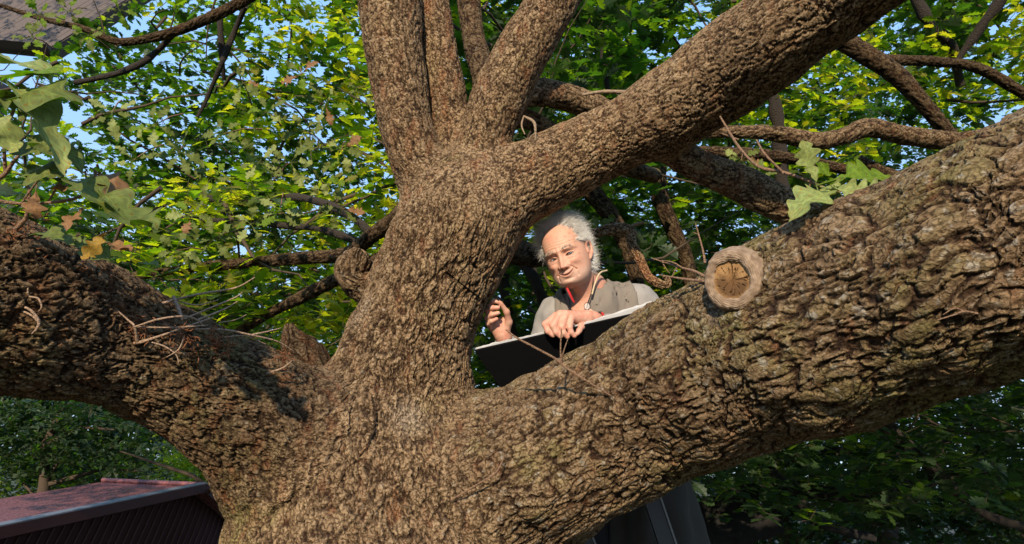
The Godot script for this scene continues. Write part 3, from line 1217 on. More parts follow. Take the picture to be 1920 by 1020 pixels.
# a tree that stands behind: trunk, a few boughs and a crown of leaf rosettes
func back_tree(label: String, px: float, py: float, d: float, radius: Vector3, count: int, tone: Array, seed_: int, size := 1.6, gate := -0.15) -> void:
	var rg := RandomNumberGenerator.new()
	rg.seed = seed_
	var c := P(px, py, d)
	var foot := Vector3(c.x + rg.randf_range(-0.6, 0.6), 0, c.z + rg.randf_range(-0.6, 0.6))
	foot.y = ground_y(foot.x, foot.z) - 0.15
	var t := thing("background_tree", label, "tree", foot, "trees behind the oak")
	var st := new_st()
	var hgt := c.y - foot.y
	var path := []
	var rad := []
	for k in 7:
		var u := k / 6.0
		path.append(foot.lerp(c + Vector3(0, radius.y * 0.4, 0), u) + Vector3(rg.randf_range(-0.2, 0.2), 0, rg.randf_range(-0.2, 0.2)) * (1.0 if k > 0 else 0.0))
		rad.append(lerpf(0.22, 0.05, u) * clampf(hgt / 4.0, 0.6, 1.4))
	tube(st, path, rad, 9, 0.3)
	part("trunk", st.commit(), M.twig_dark, t)
	for k in 7:
		st = new_st()
		var a: Vector3 = path[2 + k % 4]
		var dir := Vector3(rg.randf_range(-1, 1), rg.randf_range(0.1, 0.9), rg.randf_range(-1, 1)).normalized()
		var e := a + dir * radius * 0.9
		var m := a.lerp(e, 0.5) + Vector3(0, 0.25, 0)
		tube(st, [a, a.lerp(m, 0.6), m, m.lerp(e, 0.6), e], [0.07, 0.055, 0.04, 0.03, 0.015], 6, 0.3)
		part("bough", st.commit(), M.twig_dark, t)
	var mesh := rosette(6, 5, tone, rg)
	var mesh2 := rosette(7, 5, tone, rg)
	var l1 := []
	var l2 := []
	var tries := 0
	while l1.size() + l2.size() < count and tries < count * 12:
		tries += 1
		var u := Vector3(rg.randfn(), rg.randfn(), rg.randfn()).normalized() * pow(rg.randf(), 0.45)
		var p := c + u * radius * (1.0 + 0.35 * clump.get_noise_3dv(u * 1.7 + c))
		if p.y < ground_y(p.x, p.z) + 0.3 or clump.get_noise_3dv(p * 0.9) < gate:
			continue
		var x := Transform3D(leaf_turn(rg, 0.6) * Basis.from_scale(Vector3.ONE * size * rg.randf_range(0.75, 1.25)), p)
		(l1 if rg.randf() < 0.5 else l2).append(x)
	scatter("crown", mesh, l1, t)
	scatter("crown", mesh2, l2, t)


func back_trees() -> void:
	var dark := ["dark", "deep", "dark"]  # shade put into the leaf colour of the trees using these tones
	var mid := ["deep", "dark", "green", "light"]
	var lit := ["light", "green", "light", "fresh"]
	back_tree("low bright green tree just beyond the left end of the red shed", 90, 895, 19.0, Vector3(2.6, 0.9, 1.8), 500, mid, 501)
	back_tree("sunlit yellow green tree between the red shed and the oak trunk", 400, 870, 21.0, Vector3(2.2, 1.7, 1.8), 800, lit, 502)
	back_tree("tall tree with shade painted into its leaves standing behind the two bright trees by the shed", 230, 690, 25.0, Vector3(7.0, 4.6, 3.0), 6500, dark, 503, 2.5, -0.6)
	back_tree("round tree with shade painted into its leaves close behind the red shed under the left limb", 110, 800, 17.0, Vector3(3.6, 1.2, 1.5), 1300, dark, 510, 1.5, -0.7)
	back_tree("dark leafy tree seen through the gap left of the oak trunk", 560, 610, 15.0, Vector3(4.0, 2.8, 2.4), 1700, mid, 504, 1.5)
	back_tree("dark leafy tree behind the person and the drawing board", 1020, 600, 13.0, Vector3(3.0, 3.0, 2.2), 1500, mid, 505, 1.4)
	back_tree("tree with shade painted into its leaves under the right limb beside the person's legs", 1450, 860, 12.0, Vector3(2.6, 1.9, 2.0), 1700, dark, 506, 1.3)
	back_tree("broad tree with shade painted into its leaves low at the far right under the thick limb", 1850, 860, 10.5, Vector3(2.6, 2.0, 2.0), 1900, dark, 507, 1.25)
	back_tree("low thicket of leaves with painted shade along the bottom right behind the limb", 1640, 1020, 14.0, Vector3(5.5, 1.5, 1.8), 1700, dark, 509, 1.5, -0.6)
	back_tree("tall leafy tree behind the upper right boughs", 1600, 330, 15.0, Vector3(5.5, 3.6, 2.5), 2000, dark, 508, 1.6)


# ------------------------------------------------------------------ the thinner branches of the oak's crown
func thin_branches(tree: Node3D) -> void:
	var bm := StandardMaterial3D.new()
	bm.albedo_color = srgb(0.050, 0.035, 0.024)  # darkened so that shade sits in the branch colour
	bm.roughness = 0.92
	bm.uv1_triplanar = true
	bm.uv1_world_triplanar = true
	bm.uv1_scale = Vector3(7, 7, 7)
	bm.albedo_texture = M.grain
	bm.heightmap_enabled = true
	bm.heightmap_scale = 1.2
	bm.heightmap_texture = M.bump
	M.branch = bm
	M.lit_branch = bm.duplicate()
	M.lit_branch.albedo_color = srgb(0.15, 0.105, 0.068)
	M.shaded_branch = bm.duplicate()
	M.shaded_branch.albedo_color = srgb(0.016, 0.012, 0.010)  # darker copy, paints deeper shade onto the low branches
	var list := [
		[[1450, 180, 4.2, 12], [1462, 260, 4.2, 13], [1466, 350, 4.2, 12], [1480, 440, 4.2, 11]],
		[[985, 490, 3.5, 13], [1010, 540, 3.5, 12], [1025, 590, 3.6, 10], [1035, 680, 3.7, 9]],
		[[950, 480, 4.0, 9], [945, 540, 4.0, 9], [965, 640, 4.0, 8]],
		[[700, 440, 3.2, 9], [650, 400, 3.3, 8], [560, 370, 3.5, 7], [450, 380, 3.7, 6], [330, 360, 3.9, 5]],
		[[690, 460, 3.4, 8], [600, 430, 3.5, 7], [500, 420, 3.7, 6], [360, 410, 3.9, 4]],
		[[330, 58, 4.1, 7], [300, 90, 4.2, 6], [262, 120, 4.2, 6], [210, 140, 4.3, 5], [140, 155, 4.3, 4]],
		[[460, 12, 4.1, 5], [440, 60, 4.2, 5], [415, 120, 4.2, 5], [390, 180, 4.3, 4], [370, 220, 4.3, 3]],
		[[412, 30, 4.2, 5], [415, 90, 4.2, 5], [420, 150, 4.3, 4]],
		[[1150, -30, 3.8, 7], [1135, 40, 3.8, 7], [1132, 100, 3.8, 7], [1140, 170, 3.8, 5], [1155, 215, 3.9, 3]],
		[[1420, -40, 4.4, 8], [1400, 20, 4.4, 7], [1370, 60, 4.4, 5]],
		[[1700, -40, 4.2, 12], [1740, 40, 4.2, 11], [1785, 90, 4.3, 9], [1800, 160, 4.4, 7]],
		[[1890, -20, 4.0, 12], [1840, 50, 4.1, 9], [1790, 120, 4.2, 6]],
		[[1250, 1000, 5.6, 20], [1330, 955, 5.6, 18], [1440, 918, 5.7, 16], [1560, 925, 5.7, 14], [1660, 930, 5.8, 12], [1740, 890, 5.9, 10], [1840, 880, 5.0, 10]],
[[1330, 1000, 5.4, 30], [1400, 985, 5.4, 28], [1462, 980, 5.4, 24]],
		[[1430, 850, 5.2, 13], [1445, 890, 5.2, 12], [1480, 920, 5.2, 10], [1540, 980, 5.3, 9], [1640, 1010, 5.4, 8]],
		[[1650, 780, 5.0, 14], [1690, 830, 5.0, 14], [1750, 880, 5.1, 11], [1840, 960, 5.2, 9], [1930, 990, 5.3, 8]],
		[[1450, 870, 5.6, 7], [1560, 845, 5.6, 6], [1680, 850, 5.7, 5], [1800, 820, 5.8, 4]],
	]
	for c in list:
		var path := smooth_path(px_ctrl(c), 6)
		var pts := []
		var rad := []
		for q in path:
			pts.append(v3(q))
			rad.append(q.w)
		var st := new_st()
		tube(st, pts, rad, 10, 0.35)
		part("branch", st.commit(), M.shaded_branch if c[0][1] > 840 else bm, tree)
	# many fine dark twigs running through the foliage
	var rg := RandomNumberGenerator.new()
	rg.seed = 88
	var st2 := new_st()
	for k in 420:
		var px := rg.randf_range(-200, 2100)
		var py := rg.randf_range(-250, 900)
		var d := rg.randf_range(3.2, 6.5)
		if not leaf_room(px, py, d):
			continue
		var p := P(px, py, d)
		var dir := Vector3(rg.randf_range(-1, 1), rg.randf_range(-0.4, 0.5), rg.randf_range(-1, 0.4)).normalized()
		var pts := [p]
		var rad := [rg.randf_range(0.006, 0.015)]
		for i in 6:
			dir = (dir + Vector3(rg.randfn(), rg.randfn(), rg.randfn()) * 0.22).normalized()
			p += dir * 0.16
			pts.append(p)
			rad.append(rad[0] * (1.0 - (i + 1) / 7.5))
		tube(st2, pts, rad, 5)
	var o := part("fine_twigs", st2.commit(), M.twig_dark, tree)
	o.set_meta("kind", "stuff")


# ------------------------------------------------------------------ surface nets over joined tapered capsules
# caps: [a, b, ra, rb]; k: how softly they join
func caps_dist(p: Vector3, caps: Array, k: float) -> float:
	var d := 9.0
	for c in caps:
		var a: Vector3 = c[0]
		var ab: Vector3 = c[1] - a
		var pa := p - a
		var h := clampf(pa.dot(ab) / maxf(ab.length_squared(), 1e-9), 0.0, 1.0)
		var e := (pa - ab * h).length() - lerpf(c[2], c[3], h)
		var kk: float = c[4] if c.size() > 4 else k
		var g := maxf(kk - absf(d - e), 0.0) / kk
		d = minf(d, e) - g * g * kk * 0.25
	return d


func caps_box(caps: Array, pad: float) -> AABB:
	var box := AABB(caps[0][0], Vector3.ZERO)
	for c in caps:
		var r: float = maxf(c[2], c[3]) + pad
		for q in [c[0], c[1]]:
			box = box.expand(q + Vector3.ONE * r).expand(q - Vector3.ONE * r)
	return box


# returns [vertices, normals, indices]
func nets(field: Callable, box: AABB, h: float) -> Array:
	var B := 4
	var nb := Vector3i((box.size / (h * B)).ceil()) + Vector3i.ONE
	var n := nb * B + Vector3i.ONE
	var val := PackedFloat32Array()
	val.resize(n.x * n.y * n.z)
	val.fill(1.0)
	var live := PackedByteArray()
	live.resize(nb.x * nb.y * nb.z)
	var reach := h * B * 0.87 + h * 1.6
	var sy := n.x
	var sz := n.x * n.y
	var done := PackedByteArray()
	done.resize(val.size())
	for bz in nb.z:
		for by in nb.y:
			for bx in nb.x:
				var mid := box.position + Vector3(bx + 0.5, by + 0.5, bz + 0.5) * h * B
				var f: float = field.call(mid)
				if absf(f) > reach * 1.25:
					continue
				live[bx + nb.x * (by + nb.y * bz)] = 1
				for z in range(bz * B, bz * B + B + 1):
					for y in range(by * B, by * B + B + 1):
						for x in range(bx * B, bx * B + B + 1):
							var at := x + sy * y + sz * z
							if not done[at]:
								done[at] = 1
								val[at] = field.call(box.position + Vector3(x, y, z) * h)
	var cell := PackedInt32Array()
	cell.resize(val.size())
	cell.fill(-1)
	var vs := PackedVector3Array()
	var off := [0, 1, sy, sy + 1, sz, sz + 1, sz + sy, sz + sy + 1]
	var edges := [[0, 1], [2, 3], [4, 5], [6, 7], [0, 2], [1, 3], [4, 6], [5, 7], [0, 4], [1, 5], [2, 6], [3, 7]]
	var pos := [Vector3(0, 0, 0), Vector3(1, 0, 0), Vector3(0, 1, 0), Vector3(1, 1, 0), Vector3(0, 0, 1), Vector3(1, 0, 1), Vector3(0, 1, 1), Vector3(1, 1, 1)]
	var cells := []
	for bz in nb.z:
		for by in nb.y:
			for bx in nb.x:
				if not live[bx + nb.x * (by + nb.y * bz)]:
					continue
				for z in range(bz * B, bz * B + B):
					for y in range(by * B, by * B + B):
						for x in range(bx * B, bx * B + B):
							var at := x + sy * y + sz * z
							var m := 0
							for c in 8:
								if val[at + off[c]] < 0.0:
									m |= 1 << c
							if m == 0 or m == 255:
								continue
							var sum := Vector3.ZERO
							var cnt := 0
							for e in edges:
								var va := val[at + off[e[0]]]
								var vb := val[at + off[e[1]]]
								if (va < 0.0) != (vb < 0.0):
									sum += pos[e[0]].lerp(pos[e[1]], va / (va - vb))
									cnt += 1
							cell[at] = vs.size()
							cells.append(Vector3i(x, y, z))
							vs.append(box.position + (Vector3(x, y, z) + sum / cnt) * h)
	var idx := PackedInt32Array()
	for q in cells:
		var at: int = q.x + sy * q.y + sz * q.z
		var a0 := val[at] < 0.0
		for ax in 3:
			var step: int = [1, sy, sz][ax]
			var b0 := val[at + step] < 0.0
			if a0 == b0:
				continue
			var u: int = [sy, sz, 1][ax]
			var w: int = [sz, 1, sy][ax]
			var c1 := at - u
			var c2 := at - u - w
			var c3 := at - w
			if c2 < 0 or cell[c1] < 0 or cell[c2] < 0 or cell[c3] < 0:
				continue
			if a0:
				idx.append_array([cell[at], cell[c2], cell[c1], cell[at], cell[c3], cell[c2]])
			else:
				idx.append_array([cell[at], cell[c1], cell[c2], cell[at], cell[c2], cell[c3]])
	return [vs, face_normals(vs, idx), idx]


func face_normals(vs: PackedVector3Array, idx: PackedInt32Array) -> PackedVector3Array:
	var ns := PackedVector3Array()
	ns.resize(vs.size())
	for i in range(0, idx.size(), 3):
		var n := (vs[idx[i + 2]] - vs[idx[i]]).cross(vs[idx[i + 1]] - vs[idx[i]])
		for j in 3:
			ns[idx[i + j]] += n
	for i in ns.size():
		ns[i] = ns[i].normalized()
	return ns


func join_into(all: Array, piece: Array, cols: PackedColorArray) -> void:
	var base: int = all[0].size()
	all[0].append_array(piece[0])
	all[1].append_array(piece[1])
	var idx: PackedInt32Array = piece[2]
	for i in idx.size():
		idx[i] += base
	all[2].append_array(idx)
	all[3].append_array(cols)


# ------------------------------------------------------------------ the person leaning over the limb
var head_t: Transform3D


func cam_dir(x: float, y: float, z: float) -> Vector3:
	return cam_t.basis * Vector3(x, y, z)


func gauss(x: float, y: float, cx: float, cy: float, sx: float, sy: float) -> float:
	var a := (x - cx) / sx
	var b := (y - cy) / sy
	return exp(-a * a - b * b)


func seg_d(x: float, y: float, ax: float, ay: float, bx: float, by: float) -> float:
	var p := Vector2(x - ax, y - ay)
	var ab := Vector2(bx - ax, by - ay)
	var h := clampf(p.dot(ab) / ab.length_squared(), 0.0, 1.0)
	return (p - ab * h).length()


func eye_open(x: float, y: float) -> float:
	# > 0 inside the almond between the lids
	var ex := absf(x) - 0.0315
	var mid := -0.0030 + 0.06 * ex + 3.0 * ex * ex * -1.0
	var half := 0.0042 * (1.0 - pow(ex / 0.0140, 2.0))
	return half - absf(y - mid)


func face_push(x: float, y: float) -> float:
	var ax := absf(x)
	var d := 0.0
	# brow, sockets, lids
	d += 0.0065 * gauss(ax, y, 0.030, 0.0165, 0.022, 0.0065)
	d += 0.0030 * gauss(ax, y, 0.0, 0.018, 0.012, 0.009)
	d -= 0.0120 * gauss(ax, y, 0.0315, -0.001, 0.0185, 0.0120)
	d -= 0.0055 * gauss(ax, y, 0.0165, 0.001, 0.007, 0.009)
	d += 0.0085 * gauss(ax, y, 0.0320, -0.003, 0.0130, 0.0095)
	d += 0.0020 * gauss(ax, y, 0.033, -0.0150, 0.014, 0.0045)      # bags
	d -= 0.0020 * gauss(ax, y, 0.034, -0.0195, 0.015, 0.0030)
	d -= 0.0022 * gauss(ax, y, 0.032, 0.0055, 0.015, 0.0022)
	var op := eye_open(x, y)
	if op > -0.0012:
		d -= 0.0070 * smoothstep(-0.0006, 0.0012, op)
	elif op > -0.0040:
		d += 0.0012 * (1.0 - absf(op + 0.0022) / 0.0019)
	# nose
	var t := clampf((0.008 - y) / 0.050, 0.0, 1.0)
	var nh := lerpf(0.006, 0.0235, pow(t, 1.25)) * smoothstep(0.022, 0.002, y) * smoothstep(-0.0535, -0.0445, y)
	var nw := lerpf(0.0095, 0.0135, t)
	d += nh * exp(-pow(ax / nw, 2.0) * 1.1)
	d += 0.0062 * gauss(ax, y, 0.0, -0.0385, 0.0120, 0.0090)
	d += 0.0115 * gauss(ax, y, 0.0165, -0.0415, 0.0062, 0.0070)
	d -= 0.0050 * gauss(ax, y, 0.0075, -0.0490, 0.0034, 0.0024)
	# cheeks and folds of the smile
	d += 0.0095 * gauss(ax, y, 0.0420, -0.0300, 0.0170, 0.0130)
	d += 0.0025 * gauss(ax, y, 0.0520, -0.010, 0.0150, 0.0100)
	d -= 0.0055 * exp(-pow(seg_d(ax, y, 0.0185, -0.0400, 0.0365, -0.0620) / 0.0034, 2.0))
	d -= 0.0030 * exp(-pow(seg_d(ax, y, 0.0345, -0.0640, 0.0370, -0.0820) / 0.0036, 2.0))
	d -= 0.0040 * gauss(ax, y, 0.0560, -0.058, 0.012, 0.018)
	# mouth
	var my := -0.0700 + 0.0120 * pow(ax / 0.026, 2.0)
	d += 0.0042 * gauss(ax, y - my, 0.0, 0.0050, 0.0200, 0.0044)
	d += 0.0048 * gauss(ax, y - my, 0.0, -0.0055, 0.0180, 0.0046)
	d += 0.0035 * gauss(ax, y, 0.0, -0.060, 0.024, 0.010)
	if ax < 0.031:
		d -= 0.0050 * exp(-pow((y - my) / 0.0017, 2.0)) * smoothstep(0.031, 0.024, ax)
	d -= 0.0022 * gauss(ax, y, 0.0300, -0.0625, 0.0040, 0.0040)
	# chin
	d -= 0.0038 * gauss(ax, y, 0.0, -0.0850, 0.018, 0.0040)
	d += 0.0068 * gauss(ax, y, 0.0, -0.0975, 0.0170, 0.0095)
	# forehead lines and frown
	d += 0.0011 * sin(y * 620.0 + 1.5 * sin(x * 60.0)) * smoothstep(0.024, 0.036, y) * smoothstep(0.085, 0.065, y)
	d -= 0.0018 * exp(-pow(seg_d(x, y, 0.007, 0.012, 0.009, 0.034) / 0.0022, 2.0))
	d -= 0.0018 * exp(-pow(seg_d(x, y, -0.007, 0.012, -0.008, 0.030) / 0.0022, 2.0))
	# fine creases under the eyes, on the cheeks and round the mouth
	for k in 3:
		d -= 0.0013 * exp(-pow(seg_d(ax, y, 0.020, -0.0165 - k * 0.0035, 0.045, -0.0140 - k * 0.0050) / 0.0011, 2.0))
		d -= 0.0018 * exp(-pow(seg_d(ax, y, 0.0400 + k * 0.006, -0.0420, 0.0460 + k * 0.006, -0.0760) / 0.0015, 2.0))
	# crow's feet
	for k in 3:
		d -= 0.0011 * exp(-pow(seg_d(ax, y, 0.048, -0.004 + k * 0.001, 0.063, 0.008 - k * 0.010) / 0.0013, 2.0))
	return d


func head_row(u: float) -> Vector4:
	return crom(HEAD, u)


# height over the eyes, front, back, half width
const HEAD := [
	Vector4(0.1225, 0.000, -0.022, 0.003), Vector4(0.1195, 0.030, -0.052, 0.033), Vector4(0.110, 0.055, -0.080, 0.053), Vector4(0.092, 0.074, -0.096, 0.0650), Vector4(0.070, 0.0855, -0.104, 0.0720),
	Vector4(0.047, 0.0920, -0.105, 0.0755), Vector4(0.025, 0.0950, -0.103, 0.0765), Vector4(0.004, 0.0920, -0.098, 0.0760), Vector4(-0.018, 0.0900, -0.090, 0.0760), Vector4(-0.040, 0.0890, -0.080, 0.0738),
	Vector4(-0.060, 0.0880, -0.066, 0.0705), Vector4(-0.079, 0.0850, -0.056, 0.0650), Vector4(-0.094, 0.0810, -0.048, 0.0565), Vector4(-0.106, 0.0710, -0.042, 0.0445), Vector4(-0.114, 0.0500, -0.034, 0.0330), Vector4(-0.117, 0.0100, -0.012, 0.006)]


func head_point(u: float, a: float) -> Vector3:
	var q := head_row(u)
	var y := q.x
	var mid := (q.y + q.z) * 0.5
	var half := (q.y - q.z) * 0.5
	var c := cos(a)
	var s := sin(a)
	var x := q.w * signf(s) * pow(absf(s), 0.90)
	var z := mid + half * signf(c) * pow(absf(c), 0.92)
	var front := smoothstep(0.05, 0.55, c)
	if front > 0.0:
		z += face_push(x, y) * front
	# hollow temples
	x -= signf(x) * 0.0045 * gauss(z, y, 0.048, 0.030, 0.022, 0.020) * smoothstep(0.05, 0.07, absf(x))
	return Vector3(x, y, z)


func skin_color(p: Vector3) -> Color:
	var x := p.x
	var y := p.y
	var ax := absf(x)
	var c := Color(0.57, 0.325, 0.228)
	var red := 0.55 * gauss(ax, y, 0.0, -0.036, 0.014, 0.016) + 0.45 * gauss(ax, y, 0.043, -0.028, 0.018, 0.014) + 0.40 * gauss(x, y, -0.01, 0.075, 0.05, 0.022)
	red += 0.42 * n_fbm.get_noise_3dv(p * 42.0) + 0.30 * n_fbm.get_noise_3dv(p * 150.0) + 0.08
	c = c.lerp(Color(0.60, 0.240, 0.170), clampf(red, 0.0, 0.85))
	var my := -0.0700 + 0.0120 * pow(ax / 0.026, 2.0)
	if p.z > 0.05:
		if ax < 0.030:
			c = c.lerp(Color(0.42, 0.155, 0.115), 0.75 * exp(-pow((y - my) / 0.0058, 2.0)) * smoothstep(0.031, 0.020, ax))
			c = c.lerp(Color(0.13, 0.045, 0.035), 0.85 * exp(-pow((y - my) / 0.0013, 2.0)) * smoothstep(0.031, 0.026, ax))
		c = c.lerp(Color(0.10, 0.035, 0.025), 0.9 * gauss(ax, y, 0.0080, -0.0495, 0.0036, 0.0022))  # shade of the nostrils painted dark into the skin
		var op := eye_open(x, y)
		c = c.lerp(Color(0.38, 0.17, 0.12), 0.7 * gauss(ax, y, 0.0315, -0.003, 0.017, 0.009))
		c = c.lerp(Color(0.10, 0.05, 0.035), smoothstep(-0.0018, -0.0004, op) * smoothstep(0.020, 0.0150, absf(ax - 0.0315)))
	# grey stubble
	var st := smoothstep(-0.050, -0.075, y) * smoothstep(-0.02, 0.02, p.z)
	st *= 1.0 - gauss(ax, y, 0.0, -0.070, 0.024, 0.007)
	c = c.lerp(Color(0.50, 0.36, 0.29), 0.45 * st + 0.25 * st * n_fbm.get_noise_3dv(p * 420.0))
	# age spots
	for s in [[0.010, 0.062, 0.0022], [0.038, 0.058, 0.0035], [0.047, 0.040, 0.0030], [0.028, 0.080, 0.0022], [-0.022, 0.050, 0.0020], [0.052, 0.066, 0.0040], [0.056, 0.012, 0.0032], [0.020, 0.040, 0.0016], [0.060, -0.012, 0.0028]]:
		c = c.lerp(Color(0.30, 0.135, 0.075), 0.65 * gauss(x, y, s[0], s[1], s[2], s[2]) * (1.0 if p.z > 0.0 else 0.0))
	c.a = 1.0
	return c


func ear(all: Array, side: float) -> void:
	# a rim, an inner fold, a bowl and a lobe joined on one field
	var caps := []
	var rim := [[0.006, 0.002, 0.004], [0.020, 0.000, 0.010], [0.026, -0.010, 0.014], [0.020, -0.022, 0.017], [0.002, -0.026, 0.017], [-0.016, -0.020, 0.013], [-0.028, -0.010, 0.008], [-0.036, -0.004, 0.004]]
	for i in rim.size() - 1:
		var a: Array = rim[i]
		var b: Array = rim[i + 1]
		caps.append([Vector3(side * (0.071 + a[2]), a[0], a[1] - 0.002), Vector3(side * (0.071 + b[2]), b[0], b[1] - 0.002), 0.0038 if i < 5 else 0.0052, 0.0038 if i < 4 else 0.0055])
	caps.append([Vector3(side * 0.074, 0.012, -0.008), Vector3(side * 0.076, -0.018, -0.010), 0.0075, 0.0070])
	caps.append([Vector3(side * 0.077, -0.004, 0.001), Vector3(side * 0.076, -0.014, 0.001), 0.0040, 0.0040])
	var lp := []
	for c in caps:
		lp.append([head_t * c[0], head_t * c[1], c[2], c[3]])
	var piece := nets(func(p): return caps_dist(p, lp, 0.006), caps_box(lp, 0.006), 0.0024)
	var cols := PackedColorArray()
	for p in piece[0]:
		cols.append(Color(0.60, 0.30, 0.215))
	join_into(all, piece, cols)


func head_into(all: Array) -> void:
	var us := []
	var u := 0.0
	while u < HEAD.size() - 1:
		us.append(u)
		var y := head_row(u).x
		u += 0.072 if y < 0.04 and y > -0.105 else 0.16
	us.append(HEAD.size() - 1.0)
	var an := []
	var a := -1.45
	while a < 1.45:
		an.append(a)
		a += 0.0165 if absf(a) < 0.9 else 0.035
	for k in 26:
		an.append(1.45 + (TAU - 2.9) * k / 26.0)
	var na := an.size()
	var vs := PackedVector3Array()
	var cs := PackedColorArray()
	for uu in us:
		for aa in an:
			var p := head_point(uu, aa)
			cs.append(skin_color(p))
			vs.append(head_t * p)
	var idx := PackedInt32Array()
	for i in us.size() - 1:
		for j in na:
			var p0 := i * na + j
			var p1 := i * na + (j + 1) % na
			idx.append_array([p0, p1, p0 + na, p1, p1 + na, p0 + na])
	# winding: look at one triangle in front and turn all round if it faces in
	var t := us.size() / 2 * na + na / 3
	var n := (vs[t + na] - vs[t]).cross(vs[t + 1] - vs[t])
	if n.dot(vs[t] - head_t.origin) < 0.0:
		for i in range(0, idx.size(), 3):
			var w := idx[i + 1]
			idx[i + 1] = idx[i + 2]
			idx[i + 2] = w
	join_into(all, [vs, face_normals(vs, idx), idx], cs)


func hand_caps(list: Array) -> Array:
	var caps := []
	for c in list:
		for i in range(1, c.size() - 1):
			var a: Array = c[i]
			var b: Array = c[i + 1]
			caps.append([P(a[0], a[1], a[2]), P(b[0], b[1], b[2]), a[3] * 0.001, b[3] * 0.001, c[0]])
	return caps


func add_field(all: Array, caps: Array, k: float, cell: float, tint: Callable) -> void:
	var piece := nets(func(p): return caps_dist(p, caps, k), caps_box(caps, cell * 2.0), cell)
	var cols := PackedColorArray()
	for i in piece[0].size():
		cols.append(tint.call(piece[0][i]))
	join_into(all, piece, cols)


func hand_tint(p: Vector3) -> Color:
	var v := n_fbm.get_noise_3dv(p * 45.0)
	var c := Color(0.56, 0.325, 0.235).lerp(Color(0.58, 0.245, 0.17), clampf(0.45 + v, 0.0, 1.0))
	var s := n_fbm.get_noise_3dv(p * 120.0 + Vector3(4, 4, 4))
	return c.lerp(Color(0.36, 0.17, 0.10), smoothstep(0.30, 0.5, s) * 0.5)


